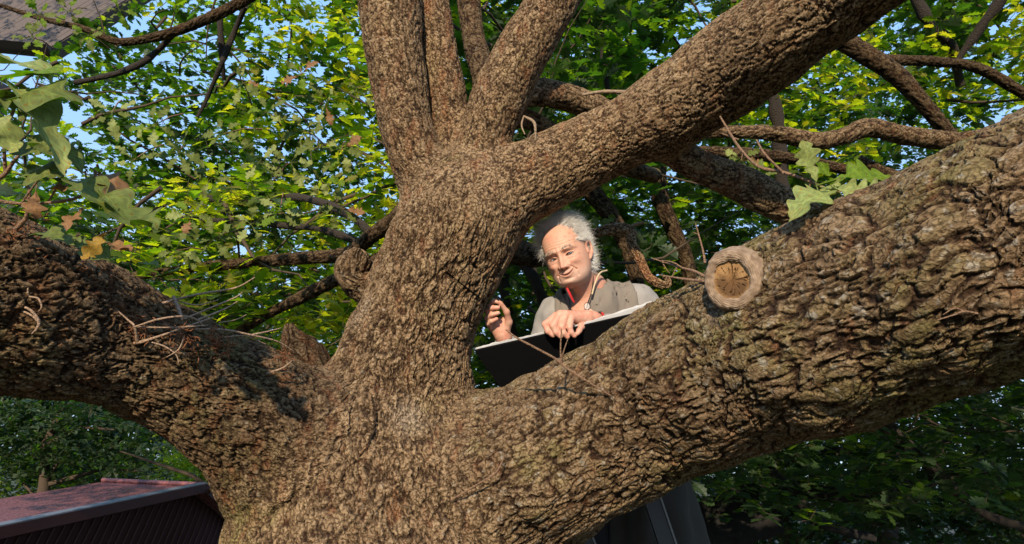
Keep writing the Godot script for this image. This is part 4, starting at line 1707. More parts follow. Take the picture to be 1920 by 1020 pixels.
func build_person() -> void:
	M.weave = grain(0.86, 1.0, 0.06, 33)
	var f := cam_dir(-0.36, -0.02, 0.92).normalized()
	var rl := deg_to_rad(22.0)
	var up := cam_dir(-sin(rl), cos(rl), 0.0)
	up = (up - f * up.dot(f)).normalized()
	var right := up.cross(f).normalized()
	head_t = Transform3D(Basis(right, up, f), P(1064, 480, 2.45))

	var root := thing("person", "old person with wild white hair, grey shirt and waistcoat, behind a black drawing board", "person", Vector3(P(1170, 1300, 2.62).x, 2.09, P(1170, 1300, 2.62).z))
	var foot_y := 2.09

	# joints
	var neck0 := head_t * Vector3(0, -0.055, -0.030)
	var neck1 := P(1106, 546, 2.535)
	var sl := P(1192, 572, 2.57)
	var sr := P(1047, 594, 2.58)
	var el := P(1268, 660, 2.56)
	var er := P(978, 738, 2.51)
	var wl := P(1112, 598, 2.375)
	var wr := P(946, 642, 2.405)
	var chest := P(1122, 660, 2.60)
	var waist := P(1142, 770, 2.64)
	var pelvis := Vector3(P(1168, 862, 2.68).x, P(1168, 862, 2.68).y, P(1168, 862, 2.68).z)
	var hl := pelvis + cam_dir(0.09, -0.03, 0)
	var hr := pelvis + cam_dir(-0.09, -0.03, 0)
	var al := Vector3(hl.x + 0.02, foot_y + 0.09, hl.z + 0.02)
	var ar := Vector3(hr.x - 0.02, foot_y + 0.09, hr.z + 0.02)
	var kl := hl.lerp(al, 0.5) + Vector3(0.0, 0, 0.05)
	var kr := hr.lerp(ar, 0.5) + Vector3(0.0, 0, 0.05)

	# ---- body: one mesh of skin
	var all := [PackedVector3Array(), PackedVector3Array(), PackedInt32Array(), PackedColorArray()]
	head_into(all)
	ear(all, 1.0)
	ear(all, -1.0)
	var skin := func(p: Vector3) -> Color:
		var v := n_fbm.get_noise_3dv(p * 40.0)
		return Color(0.55, 0.315, 0.225).lerp(Color(0.56, 0.24, 0.165), clampf(0.4 + v, 0.0, 1.0))
	add_field(all, [[head_t * Vector3(0, -0.035, -0.028), neck1, 0.054, 0.058], [head_t * Vector3(0.0, -0.088, 0.030), neck1 + cam_dir(-0.02, -0.02, 0.045), 0.026, 0.020], [head_t * Vector3(0.03, -0.07, 0.0), neck1 + cam_dir(0.0, -0.02, 0.05), 0.020, 0.014],
		[neck1, neck1 + cam_dir(-0.01, -0.10, 0.035), 0.065, 0.08], [neck1 + cam_dir(0, -0.07, 0), sl, 0.035, 0.03], [neck1 + cam_dir(0, -0.07, 0), sr, 0.035, 0.03]], 0.035, 0.007, skin)
	add_field(all, [[chest + cam_dir(0, 0.03, 0), waist, 0.125, 0.115], [waist, pelvis, 0.115, 0.125], [sl, el, 0.045, 0.036], [el, wl, 0.036, 0.025], [sr, er, 0.045, 0.036], [er, wr, 0.036, 0.025],
		[hl, kl, 0.075, 0.05], [kl, al, 0.048, 0.035], [hr, kr, 0.075, 0.05], [kr, ar, 0.048, 0.035], [al, al + Vector3(0, -0.04, 0.14), 0.035, 0.03], [ar, ar + Vector3(0, -0.04, 0.14), 0.035, 0.03]], 0.05, 0.016, skin)
	# right hand, raised, thumb against the fingers: [softness, points (px, py, depth, mm)...]
	add_field(all, hand_caps([
		[0.012, [946, 646, 2.405, 25], [945, 634, 2.392, 24]],
		[0.014, [944, 632, 2.390, 23], [928, 604, 2.378, 13]],
		[0.014, [947, 630, 2.388, 20], [940, 600, 2.378, 13]],
		[0.014, [942, 634, 2.390, 20], [925, 615, 2.378, 13]],
		[0.012, [940, 626, 2.380, 20], [930, 608, 2.374, 14]],
		[0.004, [925, 592, 2.376, 11], [918, 573, 2.350, 9.5], [925, 564, 2.337, 8.6], [934, 566, 2.333, 7.4]],
		[0.004, [921, 600, 2.376, 11], [914, 584, 2.342, 9.6], [922, 577, 2.327, 8.8], [934, 577, 2.326, 7.6]],
		[0.004, [920, 608, 2.376, 11], [913, 596, 2.342, 9.4], [922, 590, 2.327, 8.6], [934, 587, 2.327, 7.4]],
		[0.004, [921, 616, 2.376, 10], [915, 607, 2.346, 8.6], [922, 602, 2.334, 7.8], [931, 598, 2.332, 6.8]],
		[0.008, [947, 624, 2.382, 17], [954, 604, 2.368, 12], [950, 585, 2.350, 9.8], [939, 569, 2.336, 7.6]],
	]), 0.008, 0.0030, hand_tint)
	# left hand, over the top edge of the board
	add_field(all, hand_caps([
		[0.014, [1124, 601, 2.40, 24], [1112, 597, 2.378, 23], [1100, 595, 2.362, 24]],
		[0.012, [1100, 595, 2.362, 22], [1042, 592, 2.312, 12]],
		[0.012, [1098, 597, 2.360, 22], [1052, 588, 2.308, 13]],
		[0.012, [1098, 599, 2.358, 22], [1062, 590, 2.306, 13]],
		[0.012, [1097, 602, 2.356, 20], [1072, 597, 2.306, 12]],
		[0.005, [1041, 593, 2.312, 13], [1022, 608, 2.296, 11], [1027, 621, 2.287, 9.6], [1037, 629, 2.285, 8.4]],
		[0.005, [1050, 589, 2.306, 13.5], [1037, 611, 2.282, 11.4], [1043, 623, 2.277, 9.8], [1051, 631, 2.277, 8.4]],
		[0.005, [1061, 591, 2.304, 13], [1053, 613, 2.278, 11.2], [1057, 624, 2.274, 9.6], [1064, 632, 2.276, 8.2]],
		[0.005, [1071, 597, 2.304, 12], [1068, 614, 2.280, 10], [1071, 623, 2.277, 8.6], [1077, 630, 2.278, 7.6]],
		[0.008, [1098, 606, 2.350, 15], [1090, 613, 2.322, 11], [1086, 620, 2.296, 9], [1083, 625, 2.285, 8]],
	]), 0.008, 0.0030, hand_tint)
	var sm := StandardMaterial3D.new()
	sm.vertex_color_use_as_albedo = true
	sm.roughness = 0.52
	sm.metallic_specular = 0.42
	sm.subsurf_scatter_enabled = true
	sm.subsurf_scatter_strength = 0.10
	sm.uv1_triplanar = true
	sm.uv1_scale = Vector3.ONE * 14.0
	sm.heightmap_enabled = true
	sm.heightmap_scale = 0.09
	sm.heightmap_texture = M.bump
	part("body", arrays_mesh(all[0], all[1], all[2], all[3]), sm, root)

	# ---- eyes
	for s in [-1.0, 1.0]:
		part("eye", eye_mesh(Vector3(s * 0.0315, -0.0032, front_z(s * 0.0315, 0.0045) - 0.0150)), eye_material(), root)
	hair(root)
	clothes(root, neck1, sl, sr, el, er, wl, wr, chest, waist, pelvis, hl, hr, kl, kr, al, ar, foot_y)


func eye_material() -> StandardMaterial3D:
	if not M.has("eye"):
		var m := StandardMaterial3D.new()
		m.vertex_color_use_as_albedo = true
		m.roughness = 0.12
		m.metallic_specular = 0.5
		M.eye = m
	return M.eye


func eye_mesh(c: Vector3) -> ArrayMesh:
	var look := (head_t.affine_inverse() * cam_t.origin - c).normalized()
	var vs := PackedVector3Array()
	var ns := PackedVector3Array()
	var cs := PackedColorArray()
	var idx := PackedInt32Array()
	var a := look.cross(Vector3.UP).normalized()
	var b := a.cross(look)
	for i in 19:
		var th := PI * i / 18.0 * (0.55 if i < 12 else 1.0)
		if i >= 12:
			th = lerpf(PI * 0.34, PI, (i - 11) / 7.0)
		else:
			th = PI * 0.34 * i / 11.0
		for j in 24:
			var ph := TAU * j / 24.0
			var n := look * cos(th) + (a * cos(ph) + b * sin(ph)) * sin(th)
			vs.append(head_t * (c + n * 0.0122))
			ns.append(head_t.basis * n)
			cs.append(Color(0.010, 0.010, 0.012) if th < 0.19 else Color(0.09, 0.11, 0.13) if th < 0.46 else Color(0.03, 0.035, 0.04) if th < 0.55 else Color(0.56, 0.50, 0.46))
	for i in 18:
		for j in 24:
			var p0 := i * 24 + j
			var p1 := i * 24 + (j + 1) % 24
			idx.append_array([p0, p0 + 24, p1, p1, p0 + 24, p1 + 24])
	return arrays_mesh(vs, ns, idx, cs)


# how thick the hair grows here, on the head's own axes
func hair_density(p: Vector3) -> float:
	var side := smoothstep(0.052, 0.066, absf(p.x)) * smoothstep(0.056, 0.034, p.z) * smoothstep(-0.045, -0.02, p.y)
	if absf(p.x) > 0.05 and p.z > -0.022 and p.y < 0.034:
		side *= smoothstep(0.020, 0.034, p.y)
	var back := smoothstep(-0.010, -0.035, p.z) * smoothstep(-0.085, -0.055, p.y)
	var top := smoothstep(0.066, 0.040, p.z) * smoothstep(0.072, 0.090, p.y)
	return maxf(maxf(side, back), top * 0.9)


func hair(root: Node3D) -> void:
	var rg := RandomNumberGenerator.new()
	rg.seed = 19
	var hm := StandardMaterial3D.new()
	hm.vertex_color_use_as_albedo = true
	hm.roughness = 0.85
	hm.metallic_specular = 0.15
	hm.backlight_enabled = true
	hm.backlight = Color(0.35, 0.33, 0.30)
	var st := new_st()
	var made := 0
	for tries in 110000:
		if made > 17500:
			break
		var u := rg.randf_range(0.1, 12.0)
		var a := rg.randf_range(-PI, PI)
		var p := head_point(u, a)
		if rg.randf() > hair_density(p):
			continue
		made += 1
		var n := Vector3(p.x / 0.006, (p.y - 0.02) / 0.012, (p.z + 0.005) / 0.010).normalized()
		var wild := rg.randf()
		var tuft := n_low.get_noise_3dv(p * 55.0)
		var tu := Vector3(tuft, n_low.get_noise_3dv(p * 55.0 + Vector3(9, 0, 0)), n_low.get_noise_3dv(p * 55.0 + Vector3(0, 9, 0)))
		var topness := smoothstep(0.03, 0.10, p.y)
		var flow := Vector3(signf(p.x) * 0.25, 0.15, -0.85).lerp(Vector3(signf(p.x) * 0.35 + p.x * 4.0, 0.85, -0.30), topness)
		var dir := (n * (0.55 + 0.45 * wild) + flow + tu * 0.95).normalized()
		if p.y < 0.0:
			dir = (dir + Vector3(signf(p.x) * 0.1, -0.45, -0.3)).normalized()
		var len := rg.randf_range(0.020, 0.046) * (1.0 + 0.30 * topness) * (1.3 if wild > 0.88 else 1.0)
		var q := p - n * 0.001
		var pts := [head_t * q]
		var r0 := rg.randf_range(0.00030, 0.00062)
		var rad := [r0]
		var seg := 5
		for k in seg:
			q += dir * len / seg
			dir = (dir + Vector3(rg.randfn(), rg.randfn() - 0.25, rg.randfn()) * 0.34).normalized()
			pts.append(head_t * q)
			rad.append(r0 * (1.0 - 0.85 * (k + 1.0) / seg))
		var g := rg.randf_range(0.0, 1.0)
		var c := Color(0.82, 0.80, 0.76).lerp(Color(0.56, 0.53, 0.49), g * g * 0.4)
		strand(st, pts, rad, c)
	part("hair", st.commit(), hm, root)
	# brows
	st = new_st()
	for k in 130:
		var s := -1.0 if k % 2 else 1.0
		var x := s * rg.randf_range(0.014, 0.050)
		var y := 0.0185 + 0.006 * sin((absf(x) - 0.012) / 0.036 * PI) + rg.randf_range(-0.003, 0.003)
		var z := front_z(x, y)
		var p := Vector3(x, y, z)
		var d := Vector3(s * 0.8, rg.randf_range(-0.1, 0.6), 0.4).normalized()
		var e := p + d * rg.randf_range(0.005, 0.011)
		strand(st, [head_t * p, head_t * p.lerp(e, 0.6), head_t * (e - Vector3(0, 0.001, 0.002))], [0.0005, 0.0004, 0.0001], Color(0.50, 0.44, 0.37))
	part("eyebrows", st.commit(), hm, root)


func front_z(x: float, y: float) -> float:
	# the face's own surface at (x, y)
	var lo := 4.0
	var hi := 12.0
	for i in 18:
		var m := (lo + hi) * 0.5
		if head_row(m).x > y:
			lo = m
		else:
			hi = m
	var w := head_row(lo).w
	return head_point(lo, asin(clampf(pow(absf(x) / w, 1.0 / 0.90), 0.0, 1.0)) * signf(x)).z


func strand(st: SurfaceTool, pts: Array, rad: Array, c: Color) -> void:
	var n := pts.size()
	var last := []
	for i in n:
		var t: Vector3 = (pts[mini(i + 1, n - 1)] - pts[maxi(i - 1, 0)]).normalized()
		var a := t.cross(Vector3(0.3, 0.5, 0.8)).normalized()
		var b := t.cross(a)
		var ring := []
		for k in 3:
			var d := a * cos(TAU * k / 3.0) + b * sin(TAU * k / 3.0)
			ring.append([pts[i] + d * rad[i], d])
		if i:
			for k in 3:
				var q := [last[k], last[(k + 1) % 3], ring[(k + 1) % 3], ring[k]]
				for j in [0, 2, 1, 0, 3, 2]:
					st.set_color(c)
					st.set_normal(q[j][1])
					st.add_vertex(q[j][0])
		last = ring


func cloth_piece(called: String, field: Callable, box: AABB, cell: float, m: Material, root: Node3D) -> MeshInstance3D:
	var piece := nets(field, box, cell)
	return part(called, arrays_mesh(piece[0], piece[1], piece[2]), m, root)


func cloth(c: Color, weave := 26.0) -> StandardMaterial3D:
	var m := mat(c, 0.92, 0.2)
	m.uv1_triplanar = true
	m.uv1_world_triplanar = true
	m.uv1_scale = Vector3.ONE * weave * 0.3
	m.albedo_texture = M.weave
	m.rim_enabled = true
	m.rim = 0.15
	return m


func clothes(root: Node3D, neck1: Vector3, sl: Vector3, sr: Vector3, el: Vector3, er: Vector3, wl: Vector3, wr: Vector3, chest: Vector3, waist: Vector3, pelvis: Vector3, hl: Vector3, hr: Vector3, kl: Vector3, kr: Vector3, al: Vector3, ar: Vector3, foot_y: float) -> void:
	var nk := neck1 + cam_dir(0, -0.055, 0.0)
	var torso := [[chest + cam_dir(0.0, 0.02, -0.01), waist, 0.150, 0.140], [waist, pelvis, 0.140, 0.15], [nk + cam_dir(0.01, 0, 0.0), chest, 0.075, 0.13], [nk, sl, 0.062, 0.062], [nk, sr, 0.062, 0.062], [sl + cam_dir(0, -0.01, 0), chest, 0.065, 0.11], [sr + cam_dir(0, -0.01, 0), chest, 0.065, 0.11]]
	var arms := [[sl, el, 0.066, 0.056, 0.05], [el, wl.lerp(el, 0.16), 0.056, 0.040, 0.04], [sr, er, 0.064, 0.055, 0.05], [er, wr.lerp(er, 0.06), 0.055, 0.040, 0.04]]
	var inv := cam_t.affine_inverse()
	var vneck := P(1098, 588, 2.45)
	var neck_axis := (head_t * Vector3(0, -0.05, -0.03) - nk).normalized()
	var v_in := func(p: Vector3, reach: float, bottom: float, wide: float) -> float:
		# > 0 inside the V of the open neck
		var q: Vector3 = inv * p
		var px := 960.0 + q.x / -q.z * F
		var py := 510.0 - q.y / -q.z * F
		if q.z < -2.575 + reach:
			return -1.0
		var t := (bottom - py) / 60.0
		return (wide * t - absf(px - (1094.0 - 9.0 * t))) * 0.002
	var shirt_f := func(p: Vector3) -> float:
		var d := caps_dist(p, torso + arms, 0.06)
		var fold := n_fbm.get_noise_3dv(Vector3(p.x * 9.0, p.y * 5.0, p.z * 9.0)) * 0.009 + n_ridge.get_noise_3dv(p * 14.0) * 0.006
		d -= fold
		# sleeves wrinkle across the arm
		var la := minf(seg_len(p, sl, el), seg_len(p, el, wl))
		var lb := minf(seg_len(p, sr, er), seg_len(p, er, wr))
		if minf(la, lb) < 0.09:
			var al2 := (p - el).length() if la < lb else (p - er).length()
			d -= 0.0035 * sin(al2 * 130.0 + 4.0 * n_low.get_noise_3dv(p * 9.0)) * smoothstep(0.20, 0.04, al2)
		# an opening for neck and chest, and hollow inside
		var hole := maxf(-(p - neck1).dot(neck_axis) - 0.0, 0.0)
		d = maxf(d, v_in.call(p, 0.03, 590.0, 11.0))
		d = maxf(d, 0.0605 - seg_len(p, neck1 - neck_axis * 0.01, neck1 + neck_axis * 0.3))
		return maxf(d, -(d + 0.016)) if hole < 0.1 else d
	var grey := cloth(Color(0.335, 0.315, 0.30))
	cloth_piece("shirt", shirt_f, caps_box(torso + arms, 0.03), 0.0085, grey, root)
	var vest_f := func(p: Vector3) -> float:
		var d := caps_dist(p, torso, 0.06) - 0.019
		d -= n_fbm.get_noise_3dv(Vector3(p.x * 10.0, p.y * 4.0, p.z * 10.0)) * 0.012 + n_ridge.get_noise_3dv(Vector3(p.x * 26.0, p.y * 7.0, p.z * 26.0)) * 0.007
		d = maxf(d, v_in.call(p, 0.0, 640.0, 17.0))
		d = maxf(d, 0.072 - seg_len(p, neck1 - neck_axis * 0.01, neck1 + neck_axis * 0.3))
		# armholes: cut off beyond planes through the shoulders
		var dl := (sl - nk).normalized()
		var dr := (sr - nk).normalized()
		d = maxf(d, (p - sl).dot((dl + cam_dir(0.25, 0.1, 0)).normalized()) + 0.020)
		d = maxf(d, (p - sr).dot((dr + cam_dir(-0.25, 0.1, 0)).normalized()) + 0.012)
		return maxf(d, -(d + 0.012))
	cloth_piece("waistcoat", vest_f, caps_box(torso, 0.03), 0.008, cloth(Color(0.230, 0.198, 0.168)), root)
	# long dark coat skirt below the limb
	var skirt_f := func(p: Vector3) -> float:
		var q: Vector3 = inv * p
		var px := 960.0 + q.x / -q.z * F
		var d := caps_dist(p, [[pelvis + cam_dir(0.05, 0.12, 0), Vector3(pelvis.x + 0.15, foot_y + 0.42, pelvis.z), 0.14, 0.22]], 0.05)
		var an := atan2(p.z - pelvis.z, p.x - pelvis.x - 0.03)
		d -= 0.018 * sin(an * 9.0 + 2.0 * n_low.get_noise_1d(p.y * 3.0)) + 0.010 * n_fbm.get_noise_3dv(p * 6.0)
		d = maxf(d, -(d + 0.03))
		return maxf(d, (foot_y + 0.40 + 0.03 * sin(an * 5.0)) - p.y)
	cloth_piece("coat_skirt", skirt_f, AABB(Vector3(pelvis.x - 0.32, foot_y + 0.34, pelvis.z - 0.34), Vector3(0.86, pelvis.y - foot_y, 0.68)), 0.012, cloth(Color(0.070, 0.058, 0.047)), root)
	var legs := [[hl, kl, 0.088, 0.066], [kl, al, 0.064, 0.055], [hr, kr, 0.088, 0.066], [kr, ar, 0.064, 0.055], [pelvis, hl, 0.12, 0.09], [pelvis, hr, 0.12, 0.09]]
	cloth_piece("trousers", func(p): return caps_dist(p, legs, 0.05) - n_fbm.get_noise_3dv(p * 9.0) * 0.008, caps_box(legs, 0.02), 0.014, cloth(Color(0.045, 0.042, 0.042)), root)
	for e in [al, ar]:
		var s := [[e + Vector3(0, -0.03, -0.03), e + Vector3(0, -0.055, 0.17), 0.05, 0.036], [e, e + Vector3(0, 0.03, 0), 0.05, 0.05]]
		cloth_piece("shoe", func(p): return maxf(caps_dist(p, s, 0.04), foot_y - p.y), caps_box(s, 0.02), 0.010, mat(Color(0.03, 0.022, 0.018), 0.5), root)
	# collar edges, cords, beads, hanging spectacles
	var cord := mat(Color(0.012, 0.012, 0.013), 0.6)
	var st := new_st()
	twig(st, [[1108, 500, 2.47, 1.5], [1112, 520, 2.455, 1.5], [1110, 545, 2.425, 1.5], [1103, 566, 2.405, 1.5], [1100, 578, 2.39, 1.5]], 6, 5, 0.0)
	part("neck_cord", st.commit(), cord, root)
	st = new_st()
	twig(st, [[1058, 538, 2.40, 1.3], [1066, 556, 2.395, 1.3], [1070, 580, 2.40, 1.3], [1074, 604, 2.41, 1.3]], 6, 5, 0.0)
	part("neck_cord", st.commit(), cord, root)
	st = new_st()
	twig(st, [[1138, 507, 2.50, 2.0], [1125, 512, 2.455, 2.2], [1116, 530, 2.43, 2.2], [1110, 552, 2.41, 2.0]], 6, 5, 0.0)
	part("lanyard", st.commit(), mat(Color(0.50, 0.40, 0.26), 0.8), root)
	st = new_st()
	twig(st, [[1063, 540, 2.385, 2.6], [1067, 550, 2.378, 4.2], [1072, 561, 2.376, 3.6], [1077, 567, 2.376, 1.6]], 8, 4, 0.1)
	part("tassel", st.commit(), mat(Color(0.42, 0.012, 0.014), 0.6), root)
	st = new_st()
	twig(st, [[1061, 543, 2.378, 1.6], [1068, 558, 2.368, 2.0], [1074, 568, 2.366, 1.2]], 6, 4, 0.1)
	part("tassel", st.commit(), cord, root)
	# spectacles hanging from the cord
	st = new_st()
	for k in 2:
		var c := P(1101 - k * 3, 574 + k * 13, 2.375)
		var pts := []
		var rad := []
		for i in 17:
			var w := TAU * i / 16.0
			pts.append(c + cam_dir(cos(w) * 0.011, sin(w) * 0.0125, 0.003 * cos(w)))
			rad.append(0.0011)
		tube(st, pts, rad, 5)
	part("spectacles", st.commit(), mat(Color(0.02, 0.02, 0.022), 0.35), root)
	st = new_st()
	for k in 2:
		var c := P(1101 - k * 3, 574 + k * 13, 2.3755)
		var pts := []
		for i in 14:
			pts.append(c + cam_dir(cos(TAU * i / 14.0) * 0.010, sin(TAU * i / 14.0) * 0.0115, 0))
		slab(st, pts, cam_dir(0, 0, -0.0015))
	var lens := StandardMaterial3D.new()
	lens.transparency = BaseMaterial3D.TRANSPARENCY_ALPHA
	lens.albedo_color = Color(0.9, 0.95, 0.95, 0.2)
	lens.roughness = 0.03
	part("spectacle_lenses", st.commit(), lens, root)
	# beads of the bracelet
	var wa := wl.lerp(el, 0.055)
	var ax := (el - wl).normalized()
	var b1 := ax.cross(Vector3.UP).normalized()
	var b2 := ax.cross(b1)
	var bead := SphereMesh.new()
	bead.radius = 0.0048
	bead.height = 0.0096
	bead.radial_segments = 10
	bead.rings = 6
	var tones := [mat(Color(0.45, 0.02, 0.02), 0.3), mat(Color(0.015, 0.015, 0.015), 0.3), mat(Color(0.015, 0.015, 0.015), 0.3), mat(Color(0.55, 0.52, 0.50), 0.3)]
	for i in 20:
		var w := TAU * i / 20.0
		var o := MeshInstance3D.new()
		o.name = "bead" if i == 0 else "bead_%03d" % i
		o.mesh = bead
		o.material_override = tones[(i * 7 + i / 3) % 4]
		root.add_child(o, true)
		o.position = wa + (b1 * cos(w) + b2 * sin(w)) * 0.031 - root.position


func seg_len(p: Vector3, a: Vector3, b: Vector3) -> float:
	var ab := b - a
	return (p - a - ab * clampf((p - a).dot(ab) / ab.length_squared(), 0.0, 1.0)).length()


func build_board_and_ladder() -> void:
	# black drawing board with paper sheets
	var tl := P(890, 658, 2.285)
	var tr := P(1245, 576, 2.335)
	var down := (P(955, 752, 2.40) - tl)
	var nn := (tr - tl).cross(down).normalized()
	if nn.dot(cam_t.origin - tl) < 0.0:
		nn = -nn
	var bd := thing("drawing_board", "black drawing board resting on the limb with white paper behind its top edge", "drawing board", tl.lerp(tr, 0.5) + down)
	var st := new_st()
	slab(st, [tl, tr, tr + down * 1.6, tl + down * 1.6], -nn * 0.008)
	var bm := mat(Color(0.007, 0.007, 0.0075), 0.9, 0.15)
	bm.uv1_triplanar = true
	bm.uv1_world_triplanar = true
	bm.uv1_scale = Vector3.ONE * 1.3
	bm.roughness_texture = grain(0.55, 1.0, 0.02, 14)
	bm.roughness = 0.8
	part("board", st.commit(), bm, bd)
	var pm := mat(Color(0.80, 0.80, 0.81), 0.85)
	for k in 3:
		st = new_st()
		var n := 40
		var along := (tr - tl)
		var upd := -down.normalized()
		for s in 2:
			for i in n:
				var q := []
				for e in [i, i + 1]:
					var t := float(e) / n
					var rise := lerpf(0.004, 0.020, smoothstep(0.55, 1.0, t)) + 0.0035 * n_low.get_noise_2d(t * 9.0 * (k + 1), k * 7.0) + (0.004 if t < 0.12 else 0.0) * n_low.get_noise_1d(t * 90.0) - k * 0.002
					var back := -nn * (0.0085 + k * 0.004 + s * 0.0015 + 0.003 * absf(n_low.get_noise_2d(t * 5.0, k * 3.0)) + 0.010 * smoothstep(0.5, 1.0, t) * (k + 1) * 0.4)
					q.append(tl + along * t + upd * rise + back)
					q.append(tl + along * t - upd * 0.30 + back)
				if s == 0:
					quad(st, q[0], q[2], q[3], q[1])
				else:
					quad(st, q[2], q[0], q[1], q[3])
		part("paper_sheet", st.commit(), pm, bd)
	# the bit of charcoal in the raised hand
	st = new_st()
	twig(st, [[931, 559, 2.325, 1.6], [938, 568, 2.333, 1.8], [946, 580, 2.343, 1.6]], 6, 3, 0.1)
	var ch := MeshInstance3D.new()
	ch.name = "charcoal_stick"
	ch.mesh = st.commit()
	ch.material_override = mat(Color(0.02, 0.018, 0.016), 0.9)
	tag(ch, "short dark charcoal stick pinched in the raised hand", "charcoal")
	add_child(ch, true)

	# a dark step ladder, two rails of which show below the limb
	var m := mat(Color(0.030, 0.026, 0.024), 0.45, 0.5)
	var edge := mat(Color(0.16, 0.145, 0.13), 0.4, 0.6)
	var ld := thing("step_ladder", "dark step ladder standing behind the limb under the person's feet", "ladder", Vector3(P(1170, 1300, 2.5).x, 0, P(1170, 1300, 2.5).z))
	var rails := []
	for r in [[P(1205, 885, 2.38), P(1250, 1020, 2.31)], [P(1072, 950, 2.38), P(1100, 1020, 2.345)]]:
		var d: Vector3 = (r[1] - r[0]).normalized()
		var foot: Vector3 = r[0] + d * (r[0].y / -d.y)
		foot.y = 0.0
		var top: Vector3 = r[0] - d * 0.05
		rails.append([top, foot])
		st = new_st()
		obox(st, top, foot, cam_dir(1, 0, 0), 0.055, 0.024)
		part("rail", st.commit(), m, ld)
		st = new_st()
		obox(st, top + cam_dir(0.031, 0, 0.014), foot + cam_dir(0.031, 0, 0.014), cam_dir(1, 0, 0), 0.006, 0.01)
		part("rail_edge", st.commit(), edge, ld)
	for k in 7:
		var y := 2.06 - k * 0.28
		var a: Vector3 = rails[0][0].lerp(rails[0][1], (rails[0][0].y - y) / rails[0][0].y)
		var b: Vector3 = rails[1][0].lerp(rails[1][1], (rails[1][0].y - y) / rails[1][0].y)
		st = new_st()
		var back := Vector3(0, 0, -0.13) if k else Vector3(0, 0, -0.17)
		obox(st, a + back, b + back, Vector3(0, 0, 1), 0.30 if k == 0 else 0.10, 0.025)
		part("step", st.commit(), m, ld)
	for r in rails:
		st = new_st()
		obox(st, r[0] + Vector3(0, -0.75, -0.05), r[1] + Vector3(0, 0, -1.3), cam_dir(1, 0, 0), 0.04, 0.02)
		part("prop", st.commit(), m, ld)


# ------------------------------------------------------------------ near leaves, twigs, the sawn stub
var leaf_meshes := []


func make_leaf_meshes() -> void:
	var rg := RandomNumberGenerator.new()
	rg.seed = 3
	for k in 6:
		var st := new_st()
		leaf(st, Vector3.ZERO, Vector3(0, 0, -1), Vector3.UP, 1.0, 0.245 + 0.02 * (k % 3), 44, [0.05, 0.22, -0.15, 0.35, 0.12, 0.5][k], [0.1, 0.3, -0.1, 0.45, 0.2, 0.0][k], k * 0.17, [0.7, 1.0, 1.3, 0.8, 1.6, 1.1][k], 0.24)
		st.generate_normals()
		# the midrib and the side veins stand proud
		tube(st, [Vector3(0, 0.002, 0.10), Vector3(0, 0.003, -0.02), Vector3(0, 0.004 - [0.1, 0.3, -0.1, 0.45, 0.2, 0.0][k] * 0.09, -0.30)], [0.014, 0.012, 0.009], 5)
		leaf_meshes.append(st.commit())


func put_leaf(parent: Node3D, kind: int, tone: String, base: Vector3, tip: Vector3, up: Vector3, wide := 1.0) -> void:
	var f := tip - base
	var l := f.length()
	f = f.normalized()
	var side := f.cross(up).normalized()
	var u := side.cross(f)
	var o := MeshInstance3D.new()
	var key := str(parent.get_instance_id()) + "leaf"
	var k: int = part_count.get(key, 0)
	part_count[key] = k + 1
	o.name = "leaf" if k == 0 else "leaf_%03d" % k
	o.mesh = leaf_meshes[kind]
	o.material_override = M["near_" + tone]
	parent.add_child(o, true)
	o.transform = to_world(parent).affine_inverse() * Transform3D(Basis(side * l * wide, u * l, -f * l), base)


